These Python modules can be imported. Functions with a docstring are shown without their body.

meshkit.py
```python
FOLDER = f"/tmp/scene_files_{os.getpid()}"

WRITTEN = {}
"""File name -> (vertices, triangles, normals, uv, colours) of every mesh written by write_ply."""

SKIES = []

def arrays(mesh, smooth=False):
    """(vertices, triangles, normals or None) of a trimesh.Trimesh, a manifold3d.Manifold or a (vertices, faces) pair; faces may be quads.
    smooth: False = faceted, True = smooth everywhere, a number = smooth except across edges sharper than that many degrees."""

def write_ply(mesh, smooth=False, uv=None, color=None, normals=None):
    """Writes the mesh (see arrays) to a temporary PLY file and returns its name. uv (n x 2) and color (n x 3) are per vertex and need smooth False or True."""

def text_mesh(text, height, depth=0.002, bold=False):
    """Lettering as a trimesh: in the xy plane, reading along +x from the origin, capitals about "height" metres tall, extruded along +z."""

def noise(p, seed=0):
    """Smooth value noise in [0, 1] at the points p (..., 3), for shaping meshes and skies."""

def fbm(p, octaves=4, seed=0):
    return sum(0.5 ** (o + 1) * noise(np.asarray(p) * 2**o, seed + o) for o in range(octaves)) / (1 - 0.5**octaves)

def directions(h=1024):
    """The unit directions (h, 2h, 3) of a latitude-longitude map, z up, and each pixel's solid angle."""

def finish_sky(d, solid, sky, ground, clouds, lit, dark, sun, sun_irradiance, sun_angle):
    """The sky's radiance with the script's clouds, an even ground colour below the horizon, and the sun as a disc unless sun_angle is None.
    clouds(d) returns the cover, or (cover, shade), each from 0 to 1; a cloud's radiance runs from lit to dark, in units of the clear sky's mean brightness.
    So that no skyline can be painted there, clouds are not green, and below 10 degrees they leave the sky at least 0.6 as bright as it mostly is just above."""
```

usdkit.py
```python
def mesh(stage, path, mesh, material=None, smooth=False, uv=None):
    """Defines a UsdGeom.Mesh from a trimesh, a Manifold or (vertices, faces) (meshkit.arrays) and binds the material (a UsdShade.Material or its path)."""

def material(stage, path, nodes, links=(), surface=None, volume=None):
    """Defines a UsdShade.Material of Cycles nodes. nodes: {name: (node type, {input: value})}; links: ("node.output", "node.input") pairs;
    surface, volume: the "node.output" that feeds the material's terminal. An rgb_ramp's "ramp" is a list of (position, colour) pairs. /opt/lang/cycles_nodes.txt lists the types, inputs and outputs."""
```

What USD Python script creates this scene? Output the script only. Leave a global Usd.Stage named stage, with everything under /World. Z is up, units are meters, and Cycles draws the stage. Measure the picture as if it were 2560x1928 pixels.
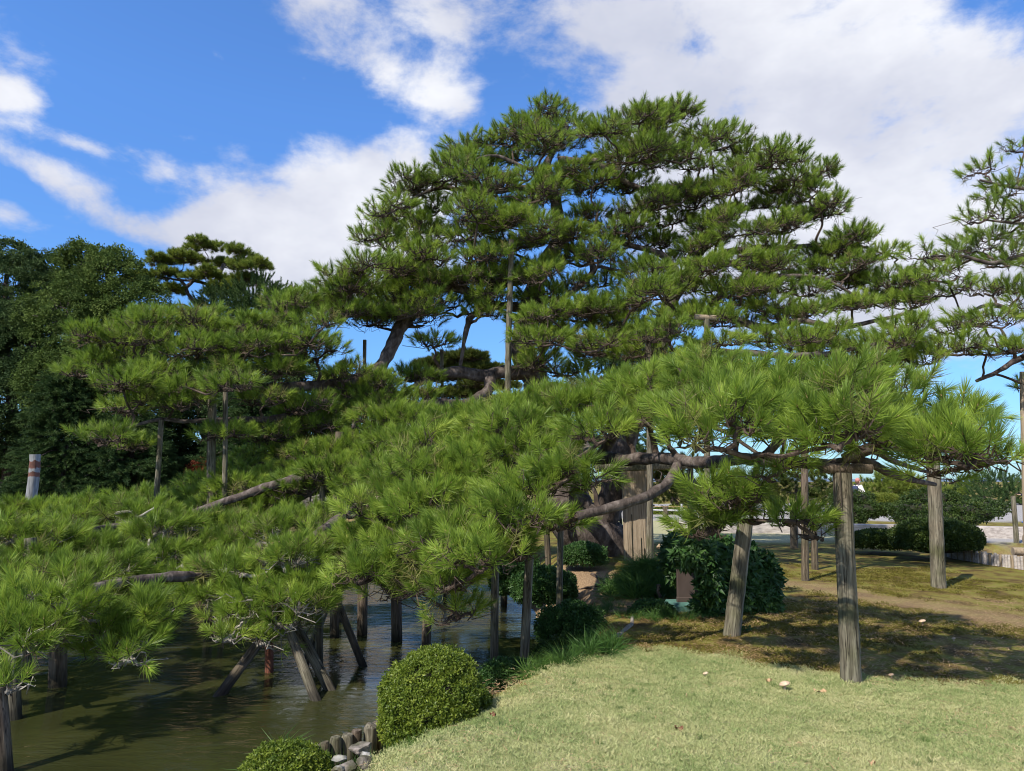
import math
import numpy as np, trimesh, manifold3d as m3, usdkit, meshkit
from pxr import Usd, UsdGeom, UsdLux, UsdShade, Gf, Sdf, Vt

# ------------------------------------------------------------------ camera, sky, sun, exposure
stage = Usd.Stage.CreateInMemory()
UsdGeom.SetStageUpAxis(stage, 'Z')
UsdGeom.SetStageMetersPerUnit(stage, 1.0)
UsdGeom.Xform.Define(stage, '/World')
F, TILT, EYE = 1829.0, math.radians(7.51), 1.6          # focal length in pixels of a 2560 wide picture
SUN_EL, SUN_AZ = math.radians(47), math.atan2(-0.66, -0.75)
cam = UsdGeom.Camera.Define(stage, '/World/camera')
cam.CreateHorizontalApertureAttr(36.0)
cam.CreateFocalLengthAttr(36.0 * F / 2560)
cam.AddTranslateOp().Set((0, 0, EYE))
cam.AddRotateXOp().Set(90 + math.degrees(TILT))
cam.CreateClippingRangeAttr((0.05, 20000.0))
cam.CreateExposureAttr(0.46)
CT, ST = math.cos(TILT), math.sin(TILT)


def ray(u, v):
    a, b = (u - 1280) / F, (964 - v) / F
    return np.array([a, CT - b * ST, ST + b * CT])


def PX(u, v, d):
    """World point at distance d (metres along +y) seen at u, v of a 2560 x 1928 picture."""
    r = ray(u, v)
    return np.array([0, 0, EYE]) + r * (d / r[1])


def GP(u, v, z=0.0):
    r = ray(u, v)
    return np.array([0, 0, EYE]) + r * ((z - EYE) / r[2])


def sky_material():
    n = {"sky": ("sky_texture", {"sky_type": "single_scattering", "sun_disc": False, "sun_elevation": SUN_EL, "sun_rotation": SUN_AZ, "aerosol_density": 0.35, "ozone_density": 2.5}),
         "tint": ("mix", {"mix_type": "multiply", "fac": 1.0, "color2": (0.68, 1.05, 1.5)}),
         "tc": ("texture_coordinate", {}),
         "nz": ("noise_texture", {"scale": 7.0, "detail": 10.0, "roughness": 0.6, "distortion": 0.15}),
         "ns": ("noise_texture", {"scale": 3.4, "detail": 7.0, "roughness": 0.55}),
         "sq": ("mapping", {"scale": (1.0, 1.0, 1.7)}),
         "back": ("separate_xyz", {}),
         "low": ("map_range", {"from_min": 0.0, "from_max": 0.45, "to_min": 0.62, "to_max": 1.0, "clamp": True}), "air": ("mix", {"mix_type": "multiply", "fac": 1.0})}
    l = [("sky.color", "tint.color1"), ("tc.generated", "sq.vector"), ("sq.vector", "nz.vector"), ("sq.vector", "ns.vector"), ("tc.generated", "back.vector")]
    blobs = [(1930, 130, 640, 330, 0, .85), (2250, 420, 520, 380, 0, .8), (2450, 720, 480, 330, 0, .75), (1900, 640, 420, 260, 0, .5), (1560, 60, 300, 150, 0, .6), (1800, 430, 330, 330, 0, .6), (1160, 35, 250, 130, 0, .85), (2560, 200, 300, 200, 0, .5), (2100, 700, 300, 200, 0, .5),
             (800, 80, 200, 150, -20, .66), (950, 165, 200, 90, -20, .55), (1110, 235, 150, 90, -20, .5), (1180, 320, 80, 70, 0, .25),
             (860, 470, 290, 150, 5, .8), (720, 580, 330, 95, 0, .8), (1010, 460, 160, 160, 0, .6), (500, 595, 210, 70, 0, .62), (800, 640, 420, 130, 0, .85), (760, 720, 260, 90, 0, .7), (1000, 640, 200, 150, 0, .5),
             (10, 240, 130, 95, 0, .8), (70, 410, 150, 55, -25, .62), (235, 510, 175, 95, -35, .82), (400, 430, 70, 50, 0, .4), (20, 535, 110, 55, -20, .5), (150, 345, 190, 28, -5, .35), (620, 285, 90, 22, -30, .3), (520, 120, 110, 25, -35, .25)]
    prev = None
    for i, (u, v, ru, rv, roll, amp) in enumerate(blobs):
        c = ray(u, v); c = c / np.linalg.norm(c)
        az, el = math.atan2(c[0], c[1]), math.asin(c[2])
        k = np.linalg.norm(ray(u, v)) * F
        n[f"m{i}"] = ("mapping", {"mapping_type": "texture", "location": tuple(c), "rotation": (el, math.radians(-roll), -az), "scale": (ru / k * 1.25, max(ru, rv) / k * 1.25, rv / k * 1.25)})
        n[f"d{i}"] = ("vector_math", {"math_type": "length"})
        n[f"r{i}"] = ("map_range", {"range_type": "smoothstep", "from_min": 1.0, "from_max": 0.0, "to_min": 0.0, "to_max": amp, "clamp": True})
        l += [("tc.generated", f"m{i}.vector"), (f"m{i}.vector", f"d{i}.vector1"), (f"d{i}.value", f"r{i}.value")]
        if prev is None:
            prev = f"r{i}.result"
        else:
            n[f"a{i}"] = ("math", {"math_type": "add"})
            l += [(prev, f"a{i}.value1"), (f"r{i}.result", f"a{i}.value2")]
            prev = f"a{i}.value"
    n["cap"] = ("math", {"math_type": "minimum", "value2": 0.98})
    n["rear"] = ("map_range", {"from_min": 0.25, "from_max": -0.35, "to_min": 0.0, "to_max": 0.45, "clamp": True})
    n["sum"] = ("math", {"math_type": "add"})
    n["nc"] = ("math", {"math_type": "multiply_add", "value2": 2.6, "value3": -1.3})
    n["tot"] = ("math", {"math_type": "add"})
    n["cov"] = ("map_range", {"range_type": "smoothstep", "from_min": 0.18, "from_max": 0.84, "to_min": 0.0, "to_max": 0.98, "clamp": True})
    n["shade"] = ("rgb_ramp", {"ramp": [(0.28, (3.3, 3.55, 4.4)), (0.48, (4.3, 4.45, 5.1)), (0.68, (5.9, 6.0, 6.3))]})
    n["mx"] = ("mix", {"mix_type": "mix"})
    n["bg"] = ("background_shader", {"strength": 0.12})
    l += [(prev, "cap.value1"), ("back.y", "rear.value"), ("cap.value", "sum.value1"), ("rear.result", "sum.value2"), ("nz.fac", "nc.value1"), ("sum.value", "tot.value1"), ("nc.value", "tot.value2"),
          ("tot.value", "cov.value"), ("ns.fac", "shade.fac"), ("cov.result", "mx.fac"), ("tint.color", "air.color1"), ("back.z", "low.value"), ("low.result", "air.color2"), ("air.color", "mx.color1"), ("shade.color", "mx.color2"), ("mx.color", "bg.color")]
    return usdkit.material(stage, '/World/Looks/sky_with_clouds', n, l, surface="bg.background")


dome = UsdLux.DomeLight.Define(stage, '/World/sky')
UsdShade.MaterialBindingAPI.Apply(dome.GetPrim()).Bind(sky_material())
dome.GetPrim().SetCustomDataByKey('kind', 'structure')
sun = UsdLux.DistantLight.Define(stage, '/World/sun')
sun.CreateNormalizeAttr(True); sun.CreateIntensityAttr(1.25); sun.CreateAngleAttr(0.5); sun.CreateColorAttr((1.0, 0.94, 0.84))
SD = Gf.Vec3d(math.sin(SUN_AZ) * math.cos(SUN_EL), math.cos(SUN_AZ) * math.cos(SUN_EL), math.sin(SUN_EL))
sun.AddTransformOp().Set(Gf.Matrix4d(Gf.Rotation(Gf.Vec3d(0, 0, 1), SD), Gf.Vec3d(0, 0, 0)))

# ------------------------------------------------------------------ helpers
rng = np.random.default_rng(7)
USED, LOC = {}, {}


def path_for(parent, name):
    k = (parent, name); i = USED.get(k, 0); USED[k] = i + 1
    return f"{parent}/{name}" + (f"_{i:03d}" if i else "")


def tag(prim, label=None, cat=None, group=None, kind=None):
    for k, v in (('label', label), ('category', cat), ('group', group), ('kind', kind)):
        if v: prim.SetCustomDataByKey(k, v)
    return prim


def thing(name, label, cat, loc=(0, 0, 0), group=None):
    p = path_for('/World', name)
    x = UsdGeom.Xform.Define(stage, p); x.AddTranslateOp().Set(Gf.Vec3d(*map(float, loc)))
    LOC[p] = np.array(loc, float)
    tag(x.GetPrim(), label, cat, group)
    return p


def group_node(parent, name, **kw):
    p = path_for(parent, name); x = UsdGeom.Xform.Define(stage, p); LOC[p] = LOC[parent]; tag(x.GetPrim(), **kw)
    return p


def part(parent, name, vf, material, smooth=False, **kw):
    """A mesh given in world coordinates, stored relative to its thing."""
    p = path_for(parent, name)
    v, f = vf if isinstance(vf, tuple) else (np.array(vf.vertices), np.array(vf.faces))
    LOC[p] = LOC.get(parent, np.zeros(3))
    m = usdkit.mesh(stage, p, (np.asarray(v, float) - LOC[p], f), material, smooth=smooth)
    tag(m.GetPrim(), **kw)
    return p


def solo(name, vf, material, label=None, cat=None, group=None, kind=None, smooth=False):
    p = path_for('/World', name)
    v, f = vf if isinstance(vf, tuple) else (np.array(vf.vertices), np.array(vf.faces))
    if kind == 'structure':
        m = usdkit.mesh(stage, p, (v, f), material, smooth=smooth)
    else:
        c = np.array([v[:, 0].mean(), v[:, 1].mean(), v[:, 2].min()])
        m = usdkit.mesh(stage, p, (v - c, f), material, smooth=smooth)
        m.AddTranslateOp().Set(Gf.Vec3d(*map(float, c)))
        LOC[p] = c
    tag(m.GetPrim(), label, cat, group, kind)
    return p


stage.CreateClassPrim('/World/growth_library')


def proto(name, pieces):
    """pieces: list of (child name, (v, f), material)"""
    p = f'/World/growth_library/{name}'
    UsdGeom.Xform.Define(stage, p)
    for nm, vf, mat in pieces:
        usdkit.mesh(stage, f'{p}/{nm}', vf, mat)
    return p


def quats_from(zdir, spin):
    """(n,4) quaternions wxyz turning +z onto zdir with a spin about it."""
    z = zdir / np.linalg.norm(zdir, axis=1, keepdims=True)
    w = 1 + z[:, 2]
    q = np.stack([w, -z[:, 1], z[:, 0], np.zeros(len(z))], 1)
    bad = w < 1e-4
    q[bad] = [0, 1, 0, 0]
    q /= np.linalg.norm(q, axis=1, keepdims=True)
    c, s = np.cos(spin / 2), np.sin(spin / 2)
    return np.stack([q[:, 0] * c - q[:, 3] * s, q[:, 1] * c + q[:, 2] * s, q[:, 2] * c - q[:, 1] * s, q[:, 0] * s + q[:, 3] * c], 1)


def scatter(parent, name, protos, pos, zdir, scale, kind='stuff', idx=None, **kw):
    if len(pos) == 0: return
    p = path_for(parent, name)
    P = UsdGeom.PointInstancer.Define(stage, p)
    base = LOC.get(parent, np.zeros(3)); LOC[p] = base
    targets = []
    for i, q in enumerate(protos):
        c = stage.DefinePrim(f'{p}/{q.rsplit("/", 1)[1]}'); c.GetReferences().AddInternalReference(q); targets.append(c.GetPath())
    n = len(pos)
    q = quats_from(np.asarray(zdir, float), rng.uniform(0, 2 * np.pi, n))
    P.CreatePositionsAttr(Vt.Vec3fArray.FromNumpy((np.asarray(pos) - base).astype(np.float32)))
    P.CreateOrientationsAttr(Vt.QuathArray([Gf.Quath(*map(float, a)) for a in q]))
    sc = np.asarray(scale, float)
    if sc.ndim == 0: sc = np.full(n, float(sc))
    if sc.ndim == 1: sc = np.repeat(sc[:, None], 3, 1)
    P.CreateScalesAttr(Vt.Vec3fArray.FromNumpy(sc.astype(np.float32)))
    P.CreateProtoIndicesAttr(Vt.IntArray.FromNumpy(((rng.integers(0, len(protos), n) if len(protos) != 4 or 'shoot' not in protos[0] else np.where(rng.uniform(0, 1, n) < .1, 3, rng.integers(0, 3, n))) if idx is None else idx).astype(np.int32)))
    P.CreatePrototypesRel().SetTargets(targets)
    tag(P.GetPrim(), kind=kind, **kw)
    return p


def spline(pts, step):
    """Catmull-Rom through the rows of pts (any columns), resampled at about step metres."""
    p = np.asarray(pts, float)
    p = np.vstack([2 * p[0] - p[1], p, 2 * p[-1] - p[-2]])
    out = []
    for i in range(1, len(p) - 2):
        n = max(2, int(np.linalg.norm((p[i + 1] - p[i])[:3]) / step))
        t = np.linspace(0, 1, n, endpoint=False)[:, None]
        a, b, c, d = p[i - 1], p[i], p[i + 1], p[i + 2]
        out.append(0.5 * (2 * b + (c - a) * t + (2 * a - 5 * b + 4 * c - d) * t ** 2 + (3 * b - a - 3 * c + d) * t ** 3))
    return np.vstack(out + [p[-2:-1]])


def tube(path, radii, sides=8, rough=0.0, seed=0, cap=True, groove=0.0):
    p = np.asarray(path, float); n = len(p)
    r = np.broadcast_to(np.asarray(radii, float), (n,))
    t = np.gradient(p, axis=0); t /= np.linalg.norm(t, axis=1, keepdims=True) + 1e-12
    a = np.cross(t[0], [0, 0, 1.0] if abs(t[0, 2]) < .9 else [1.0, 0, 0]); a /= np.linalg.norm(a)
    A = np.empty((n, 3))
    for i in range(n):
        a = a - t[i] * (a @ t[i]); a /= np.linalg.norm(a) + 1e-12; A[i] = a
    B = np.cross(t, A)
    th = np.arange(sides) * 2 * np.pi / sides
    off = np.cos(th)[None, :, None] * A[:, None] + np.sin(th)[None, :, None] * B[:, None]
    rr = r[:, None] * np.ones((1, sides))
    if rough:
        q = p[:, None] + off * r[:, None, None]
        rr = rr * (1 + rough * (meshkit.fbm(q * (0.8 / max(r.mean(), .02)), 3, seed) - .5) * 2)
    if groove:
        rr = rr * (1 - groove * (meshkit.noise(np.stack([np.cos(th) * 3, np.sin(th) * 3, th * 0], -1) + seed * 7.3, seed)[None, :] > .62))
    v = (p[:, None] + off * rr[:, :, None]).reshape(-1, 3)
    i, j = np.meshgrid(np.arange(n - 1), np.arange(sides), indexing='ij')
    q = np.stack([i * sides + j, i * sides + (j + 1) % sides, (i + 1) * sides + (j + 1) % sides, (i + 1) * sides + j], -1).reshape(-1, 4)
    f = np.vstack([q[:, [0, 1, 2]], q[:, [0, 2, 3]]])
    if cap:
        c0, c1 = len(v), len(v) + 1
        v = np.vstack([v, p[0], p[-1]]); k = np.arange(sides)
        f = np.vstack([f, np.stack([(k + 1) % sides, k, np.full(sides, c0)], 1), np.stack([(n - 1) * sides + k, (n - 1) * sides + (k + 1) % sides, np.full(sides, c1)], 1)])
    return v, f


def many_tubes(paths, r0, r1, sides=3):
    """paths (n,k,3): n thin tubes tapering r0->r1, one mesh."""
    n, k, _ = paths.shape
    t = paths[:, -1] - paths[:, 0]; t /= np.linalg.norm(t, axis=1, keepdims=True) + 1e-9
    a = np.cross(t, np.where(np.abs(t[:, 2:]) < .9, [[0, 0, 1.0]], [[1.0, 0, 0]])); a /= np.linalg.norm(a, axis=1, keepdims=True) + 1e-9
    b = np.cross(t, a)
    th = np.arange(sides) * 2 * np.pi / sides
    off = np.cos(th)[None, :, None] * a[:, None] + np.sin(th)[None, :, None] * b[:, None]           # n,s,3
    rr = np.asarray(r0).reshape(-1, 1) * (1 - np.linspace(0, 1, k))[None] + np.asarray(r1).reshape(-1, 1) * np.linspace(0, 1, k)[None]
    rr = np.broadcast_to(rr, (n, k))
    v = (paths[:, :, None] + off[:, None] * rr[:, :, None, None]).reshape(-1, 3)
    i, j = np.meshgrid(np.arange(k - 1), np.arange(sides), indexing='ij')
    q = np.stack([i * sides + j, i * sides + (j + 1) % sides, (i + 1) * sides + (j + 1) % sides, (i + 1) * sides + j], -1).reshape(-1, 4)
    f = np.vstack([q[:, [0, 1, 2]], q[:, [0, 2, 3]]])
    f = (f[None] + (np.arange(n) * k * sides)[:, None, None]).reshape(-1, 3)
    return v, f


def join(parts):
    n, V, Fc = 0, [], []
    for v, f in parts:
        V.append(np.asarray(v)); Fc.append(np.asarray(f) + n); n += len(v)
    return np.vstack(V), np.vstack(Fc)


def crooked(a, b, k, amp, rg):
    """k points from a to b with bends, like a pine branch."""
    t = np.linspace(0, 1, k)[:, None]
    p = a + (b - a) * t
    L = np.linalg.norm(b - a)
    return p + np.sin(np.pi * t) ** .5 * rg.normal(0, amp * L, (k, 3)) * (np.sin(np.pi * t) > 1e-6)


def stone(c, r, seed, sub=4):
    m = trimesh.creation.icosphere(sub, 1.0)
    v = np.array(m.vertices)
    # facets: cut the ball with a few random planes, then roughen it
    g = np.random.default_rng(seed)
    for _ in range(13):
        nrm = g.normal(size=3); nrm /= np.linalg.norm(nrm); dist = g.uniform(.5, .85)
        over = np.maximum(v @ nrm - dist, 0); v = v - over[:, None] * nrm * .92
    v = v * (1 + .34 * (meshkit.fbm(v * 2.2 + seed, 5, seed) - .5))[:, None]
    return v * np.asarray(r) + np.asarray(c), np.array(m.faces)


def box_mesh(ext, c, rotz=0.0, chamfer=0.01):
    e = np.array(ext, float) / 2; ch = min(chamfer, e.min() * .4)
    pts = []
    for s in np.array(np.meshgrid([-1, 1], [-1, 1], [-1, 1])).T.reshape(-1, 3):
        for k in range(3):
            q = e * s; q = q - s * ch; q[k] += s[k] * ch; pts.append(q)
    h = trimesh.convex.convex_hull(np.array(pts))
    v = np.array(h.vertices); c_, s_ = math.cos(rotz), math.sin(rotz)
    v = v @ np.array([[c_, s_, 0], [-s_, c_, 0], [0, 0, 1]])
    return v + np.asarray(c), np.array(h.faces)


# ------------------------------------------------------------------ materials
def mat(name, nodes, links, surface):
    return usdkit.material(stage, '/World/Looks/' + name, nodes, links, surface=surface)


def leafy(name, dark, mid, light, transl=0.3, rough=0.5, spec=0.35, tip=None, patch=0.9):
    """Foliage: hue varies by sprig (object random), by leaf (island random) and by slow patches of the crown."""
    n = {"o": ("object_info", {}), "g": ("geometry", {}), "nz": ("noise_texture", {"scale": patch, "detail": 2.0}),
         "a": ("math", {"math_type": "multiply_add", "value2": 0.42, "value3": 0.0}), "b": ("math", {"math_type": "multiply_add", "value2": 0.36}), "c": ("math", {"math_type": "multiply_add", "value2": 0.42}),
         "r": ("rgb_ramp", {"ramp": [(0.12, dark), (0.5, mid), (0.95, light)] if tip is None else [(0.1, dark), (0.5, mid), (0.88, light), (0.97, tip)]}),
         "p": ("principled_bsdf", {"roughness": rough, "specular_ior_level": spec}), "t": ("translucent_bsdf", {}), "mx": ("mix_closure", {"fac": transl})}
    l = [("o.random", "a.value1"), ("g.random_per_island", "b.value1"), ("a.value", "b.value3"), ("g.position", "nz.vector"), ("nz.fac", "c.value1"), ("b.value", "c.value3"), ("c.value", "r.fac"),
         ("r.color", "p.base_color"), ("r.color", "t.color"), ("p.BSDF", "mx.closure1"), ("t.BSDF", "mx.closure2")]
    return mat(name, n, l, "mx.closure")


def grainy(name, ramp, scale, stretch=(1, 1, 1), detail=6, rough=0.85, bump=0.4, dist=0.02, coords="position", scale2=None, ramp2=None, spec=0.25, crack=False):
    """Rough solid: noise-driven colour and relief; coords 'object' follows the piece."""
    n = {"g": ("geometry", {}), "tc": ("texture_coordinate", {}), "mp": ("mapping", {"scale": stretch}), "nz": ("noise_texture", {"scale": scale, "detail": float(detail), "roughness": 0.62, "distortion": 0.3}),
         "r": ("rgb_ramp", {"ramp": ramp}), "bp": ("bump", {"strength": bump, "distance": dist}), "p": ("principled_bsdf", {"roughness": rough, "specular_ior_level": spec})}
    l = [("tc.object" if coords == "object" else "g.position", "mp.vector"), ("mp.vector", "nz.vector"), ("nz.fac", "r.fac"), ("nz.fac", "bp.height"), ("bp.normal", "p.normal")]
    col = "r.color"
    if ramp2:
        n["n2"] = ("noise_texture", {"scale": scale2, "detail": 4.0}); n["r2"] = ("rgb_ramp", {"ramp": ramp2}); n["mm"] = ("mix", {"mix_type": "multiply", "fac": 1.0})
        l += [("tc.object" if coords == "object" else "g.position", "n2.vector"), ("n2.fac", "r2.fac"), ("r.color", "mm.color1"), ("r2.color", "mm.color2")]
        col = "mm.color"
    if crack:
        n["cm"] = ("mapping", {"scale": (9, 9, .35)}); n["cn"] = ("noise_texture", {"scale": 2.2, "detail": 5.0, "roughness": .6, "distortion": .8}); n["cr"] = ("rgb_ramp", {"ramp": [(.0, (1, 1, 1)), (.475, (1, 1, 1)), (.5, (.16, .14, .12)), (.525, (1, 1, 1)), (1, (1, 1, 1))]})
        n["cx"] = ("mix", {"mix_type": "multiply", "fac": 1.0}); n["pz"] = ("separate_xyz", {}); n["wn"] = ("noise_texture", {"scale": 9., "detail": 3.}); n["wa"] = ("math", {"math_type": "multiply_add", "value2": .2, "value3": -.1}); n["wz"] = ("math", {"math_type": "add"})
        n["wr"] = ("map_range", {"from_min": -.56, "from_max": -.34, "to_min": .28, "to_max": 1.0, "clamp": True}); n["wx"] = ("mix", {"mix_type": "multiply", "fac": 1.0})
        l += [("tc.object", "cm.vector"), ("cm.vector", "cn.vector"), ("cn.fac", "cr.fac"), (col, "cx.color1"), ("cr.color", "cx.color2"), ("g.position", "pz.vector"), ("g.position", "wn.vector"), ("wn.fac", "wa.value1"), ("pz.z", "wz.value1"), ("wa.value", "wz.value2"), ("wz.value", "wr.value"),
              ("cx.color", "wx.color1"), ("wr.result", "wx.color2")]
        col = "wx.color"
    l.append((col, "p.base_color"))
    return mat(name, n, l, "p.BSDF")


M = {}
M['needle'] = leafy('pine_needles', (.07, .125, .018), (.23, .33, .04), (.45, .52, .08), .4, .45, .3, tip=(.5, .5, .11), patch=.8)
M['needle_old'] = leafy('old_pine_needles', (.07, .08, .02), (.17, .17, .05), (.32, .25, .09), .2, .6, .2)
M['needle_far'] = leafy('far_pine_needles', (.09, .135, .022), (.21, .26, .04), (.33, .35, .06), .35, .6, .2, patch=.25)
M['needle_gold'] = leafy('gold_pine_needles', (.035, .06, .012), (.09, .11, .02), (.17, .17, .03), .2, .6, .2, patch=.25)
M['spruce'] = leafy('spruce_sprays', (.02, .045, .014), (.056, .1, .026), (.12, .165, .042), .2, .6, .2, patch=.3)
M['leaf_dark'] = leafy('dark_evergreen_leaves', (.026, .05, .017), (.065, .105, .032), (.13, .165, .05), .2, .7, .12, patch=.25)
M['leaf_olive'] = leafy('olive_evergreen_leaves', (.036, .062, .014), (.09, .135, .028), (.165, .2, .045), .2, .7, .12, patch=.25)
M['azalea'] = leafy('azalea_leaves', (.04, .075, .008), (.14, .19, .018), (.28, .31, .04), .28, .45, .35, tip=(.33, .24, .09), patch=3.5)
M['hedge'] = leafy('hedge_leaves', (.012, .03, .006), (.04, .07, .01), (.09, .115, .018), .2, .5, .3, tip=(.12, .07, .02), patch=1.5)
M['broad'] = leafy('glossy_broad_leaves', (.018, .05, .012), (.05, .115, .026), (.12, .2, .045), .25, .45, .35, tip=(.2, .26, .07), patch=2.5)
M['grass'] = leafy('lawn_blades', (.18, .26, .08), (.41, .42, .185), (.76, .62, .38), .2, .6, .12, patch=1.1)
M['sedge'] = leafy('sedge_blades', (.03, .075, .016), (.075, .16, .03), (.17, .26, .05), .35, .5, .25, tip=(.35, .33, .08), patch=2.)
M['maple'] = leafy('red_maple_leaves', (.1, .022, .01), (.2, .05, .018), (.3, .1, .03), .25, .6, .2)
M['yellowleaf'] = leafy('yellow_green_leaves', (.06, .09, .01), (.14, .17, .02), (.25, .26, .04), .25, .5, .3)
M['bark'] = grainy('pine_bark', [(.3, (.025, .018, .015)), (.5, (.085, .066, .056)), (.7, (.2, .165, .145))], 9, (1, 1, .55), 8, .9, .9, .05)
M['twig'] = grainy('pine_twigs', [(.35, (.03, .02, .014)), (.6, (.085, .06, .045)), (.75, (.2, .17, .13))], 7, bump=0.)
M['lichen'] = grainy('lichen_twigs', [(.3, (.1, .085, .065)), (.55, (.24, .215, .18)), (.75, (.42, .4, .35))], 9, bump=.2)
M['wood'] = grainy('weathered_wood', [(.3, (.04, .033, .025)), (.46, (.125, .108, .082)), (.6, (.21, .185, .145)), (.78, (.3, .27, .22))], 14, (3.2, 3.2, .22), 7, .85, .7, .015, coords="object", scale2=2.3, ramp2=[(.32, (.55, .62, .4)), (.5, (.95, .97, .9)), (.75, (1.15, 1.05, .95))], crack=True)
M['wood_brown'] = grainy('brown_wood', [(.3, (.042, .032, .024)), (.5, (.11, .09, .07)), (.75, (.21, .18, .145))], 14, (3, 3, .25), 7, .85, .7, .015, coords="object", scale2=2.0, ramp2=[(.32, (.7, .75, .55)), (.6, (1.1, 1, .95))], crack=True)
M['wood_pale'] = grainy('pale_board_wood', [(.28, (.07, .056, .042)), (.43, (.26, .215, .16)), (.7, (.42, .36, .28))], 12, (5, 5, .16), 7, .85, .8, .02, coords="object", scale2=1.2, ramp2=[(.3, (.75, .72, .65)), (.7, (1.1, 1., .9))])
M['wood_red'] = grainy('rust_red_bark', [(.35, (.09, .03, .018)), (.55, (.2, .075, .045)), (.75, (.3, .16, .11))], 9, (2, 2, .7), 6, .85, .7, .02, coords="object")
M['wood_white'] = grainy('silver_wood', [(.3, (.2, .2, .2)), (.5, (.42, .42, .42)), (.75, (.55, .56, .57))], 8, (3, 3, .2), 6, .8, .4, .01, coords="object")
M['timber'] = grainy('grey_timber', [(.3, (.22, .19, .17)), (.5, (.36, .32, .29)), (.75, (.52, .47, .42))], 6, (.15, 3, 3), 6, .85, .4, .01)
M['rock'] = grainy('grey_rock', [(.3, (.045, .04, .034)), (.5, (.12, .11, .095)), (.7, (.24, .225, .2))], 9, detail=9, bump=.8, dist=.03, scale2=9., ramp2=[(.38, (.5, .55, .3)), (.5, (1, .95, .85)), (.7, (1.1, 1, 1))])
M['rock_white'] = grainy('pale_rock', [(.3, (.1, .1, .09)), (.5, (.2, .195, .18)), (.7, (.33, .33, .31))], 14, detail=9, bump=.6, scale2=11., ramp2=[(.38, (.45, .42, .25)), (.5, (1, .97, .9)), (.7, (1.15, 1.1, 1.1))])
M['rock_tan'] = grainy('tan_rock', [(.3, (.2, .14, .09)), (.5, (.36, .27, .18)), (.7, (.5, .42, .3))], 9, detail=9, bump=.6)
M['panel'] = grainy('brown_panel', [(.3, (.055, .04, .032)), (.7, (.085, .063, .052))], 3, bump=.1, rough=.6)
M['verdigris'] = grainy('green_weathered_base', [(.3, (.045, .11, .085)), (.6, (.08, .17, .14)), (.8, (.14, .2, .16))], 8, bump=.4)
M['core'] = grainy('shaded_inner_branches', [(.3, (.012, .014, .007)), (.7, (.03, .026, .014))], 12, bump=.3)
M['mushroom'] = grainy('mushroom_skin', [(.3, (.32, .2, .12)), (.7, (.62, .48, .34))], 30, bump=.2)
M['dryleaf'] = grainy('dry_leaf', [(.3, (.3, .17, .08)), (.7, (.55, .38, .22))], 30, bump=.2)


def plain(name, c, rough=.7, spec=.3):
    return mat(name, {"nz": ("noise_texture", {"scale": 40., "detail": 3.}), "r": ("rgb_ramp", {"ramp": [(.3, tuple(x * .85 for x in c)), (.7, tuple(min(1, x * 1.12) for x in c))]}), "p": ("principled_bsdf", {"roughness": rough, "specular_ior_level": spec})},
               [("nz.fac", "r.fac"), ("r.color", "p.base_color")], "p.BSDF")


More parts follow.
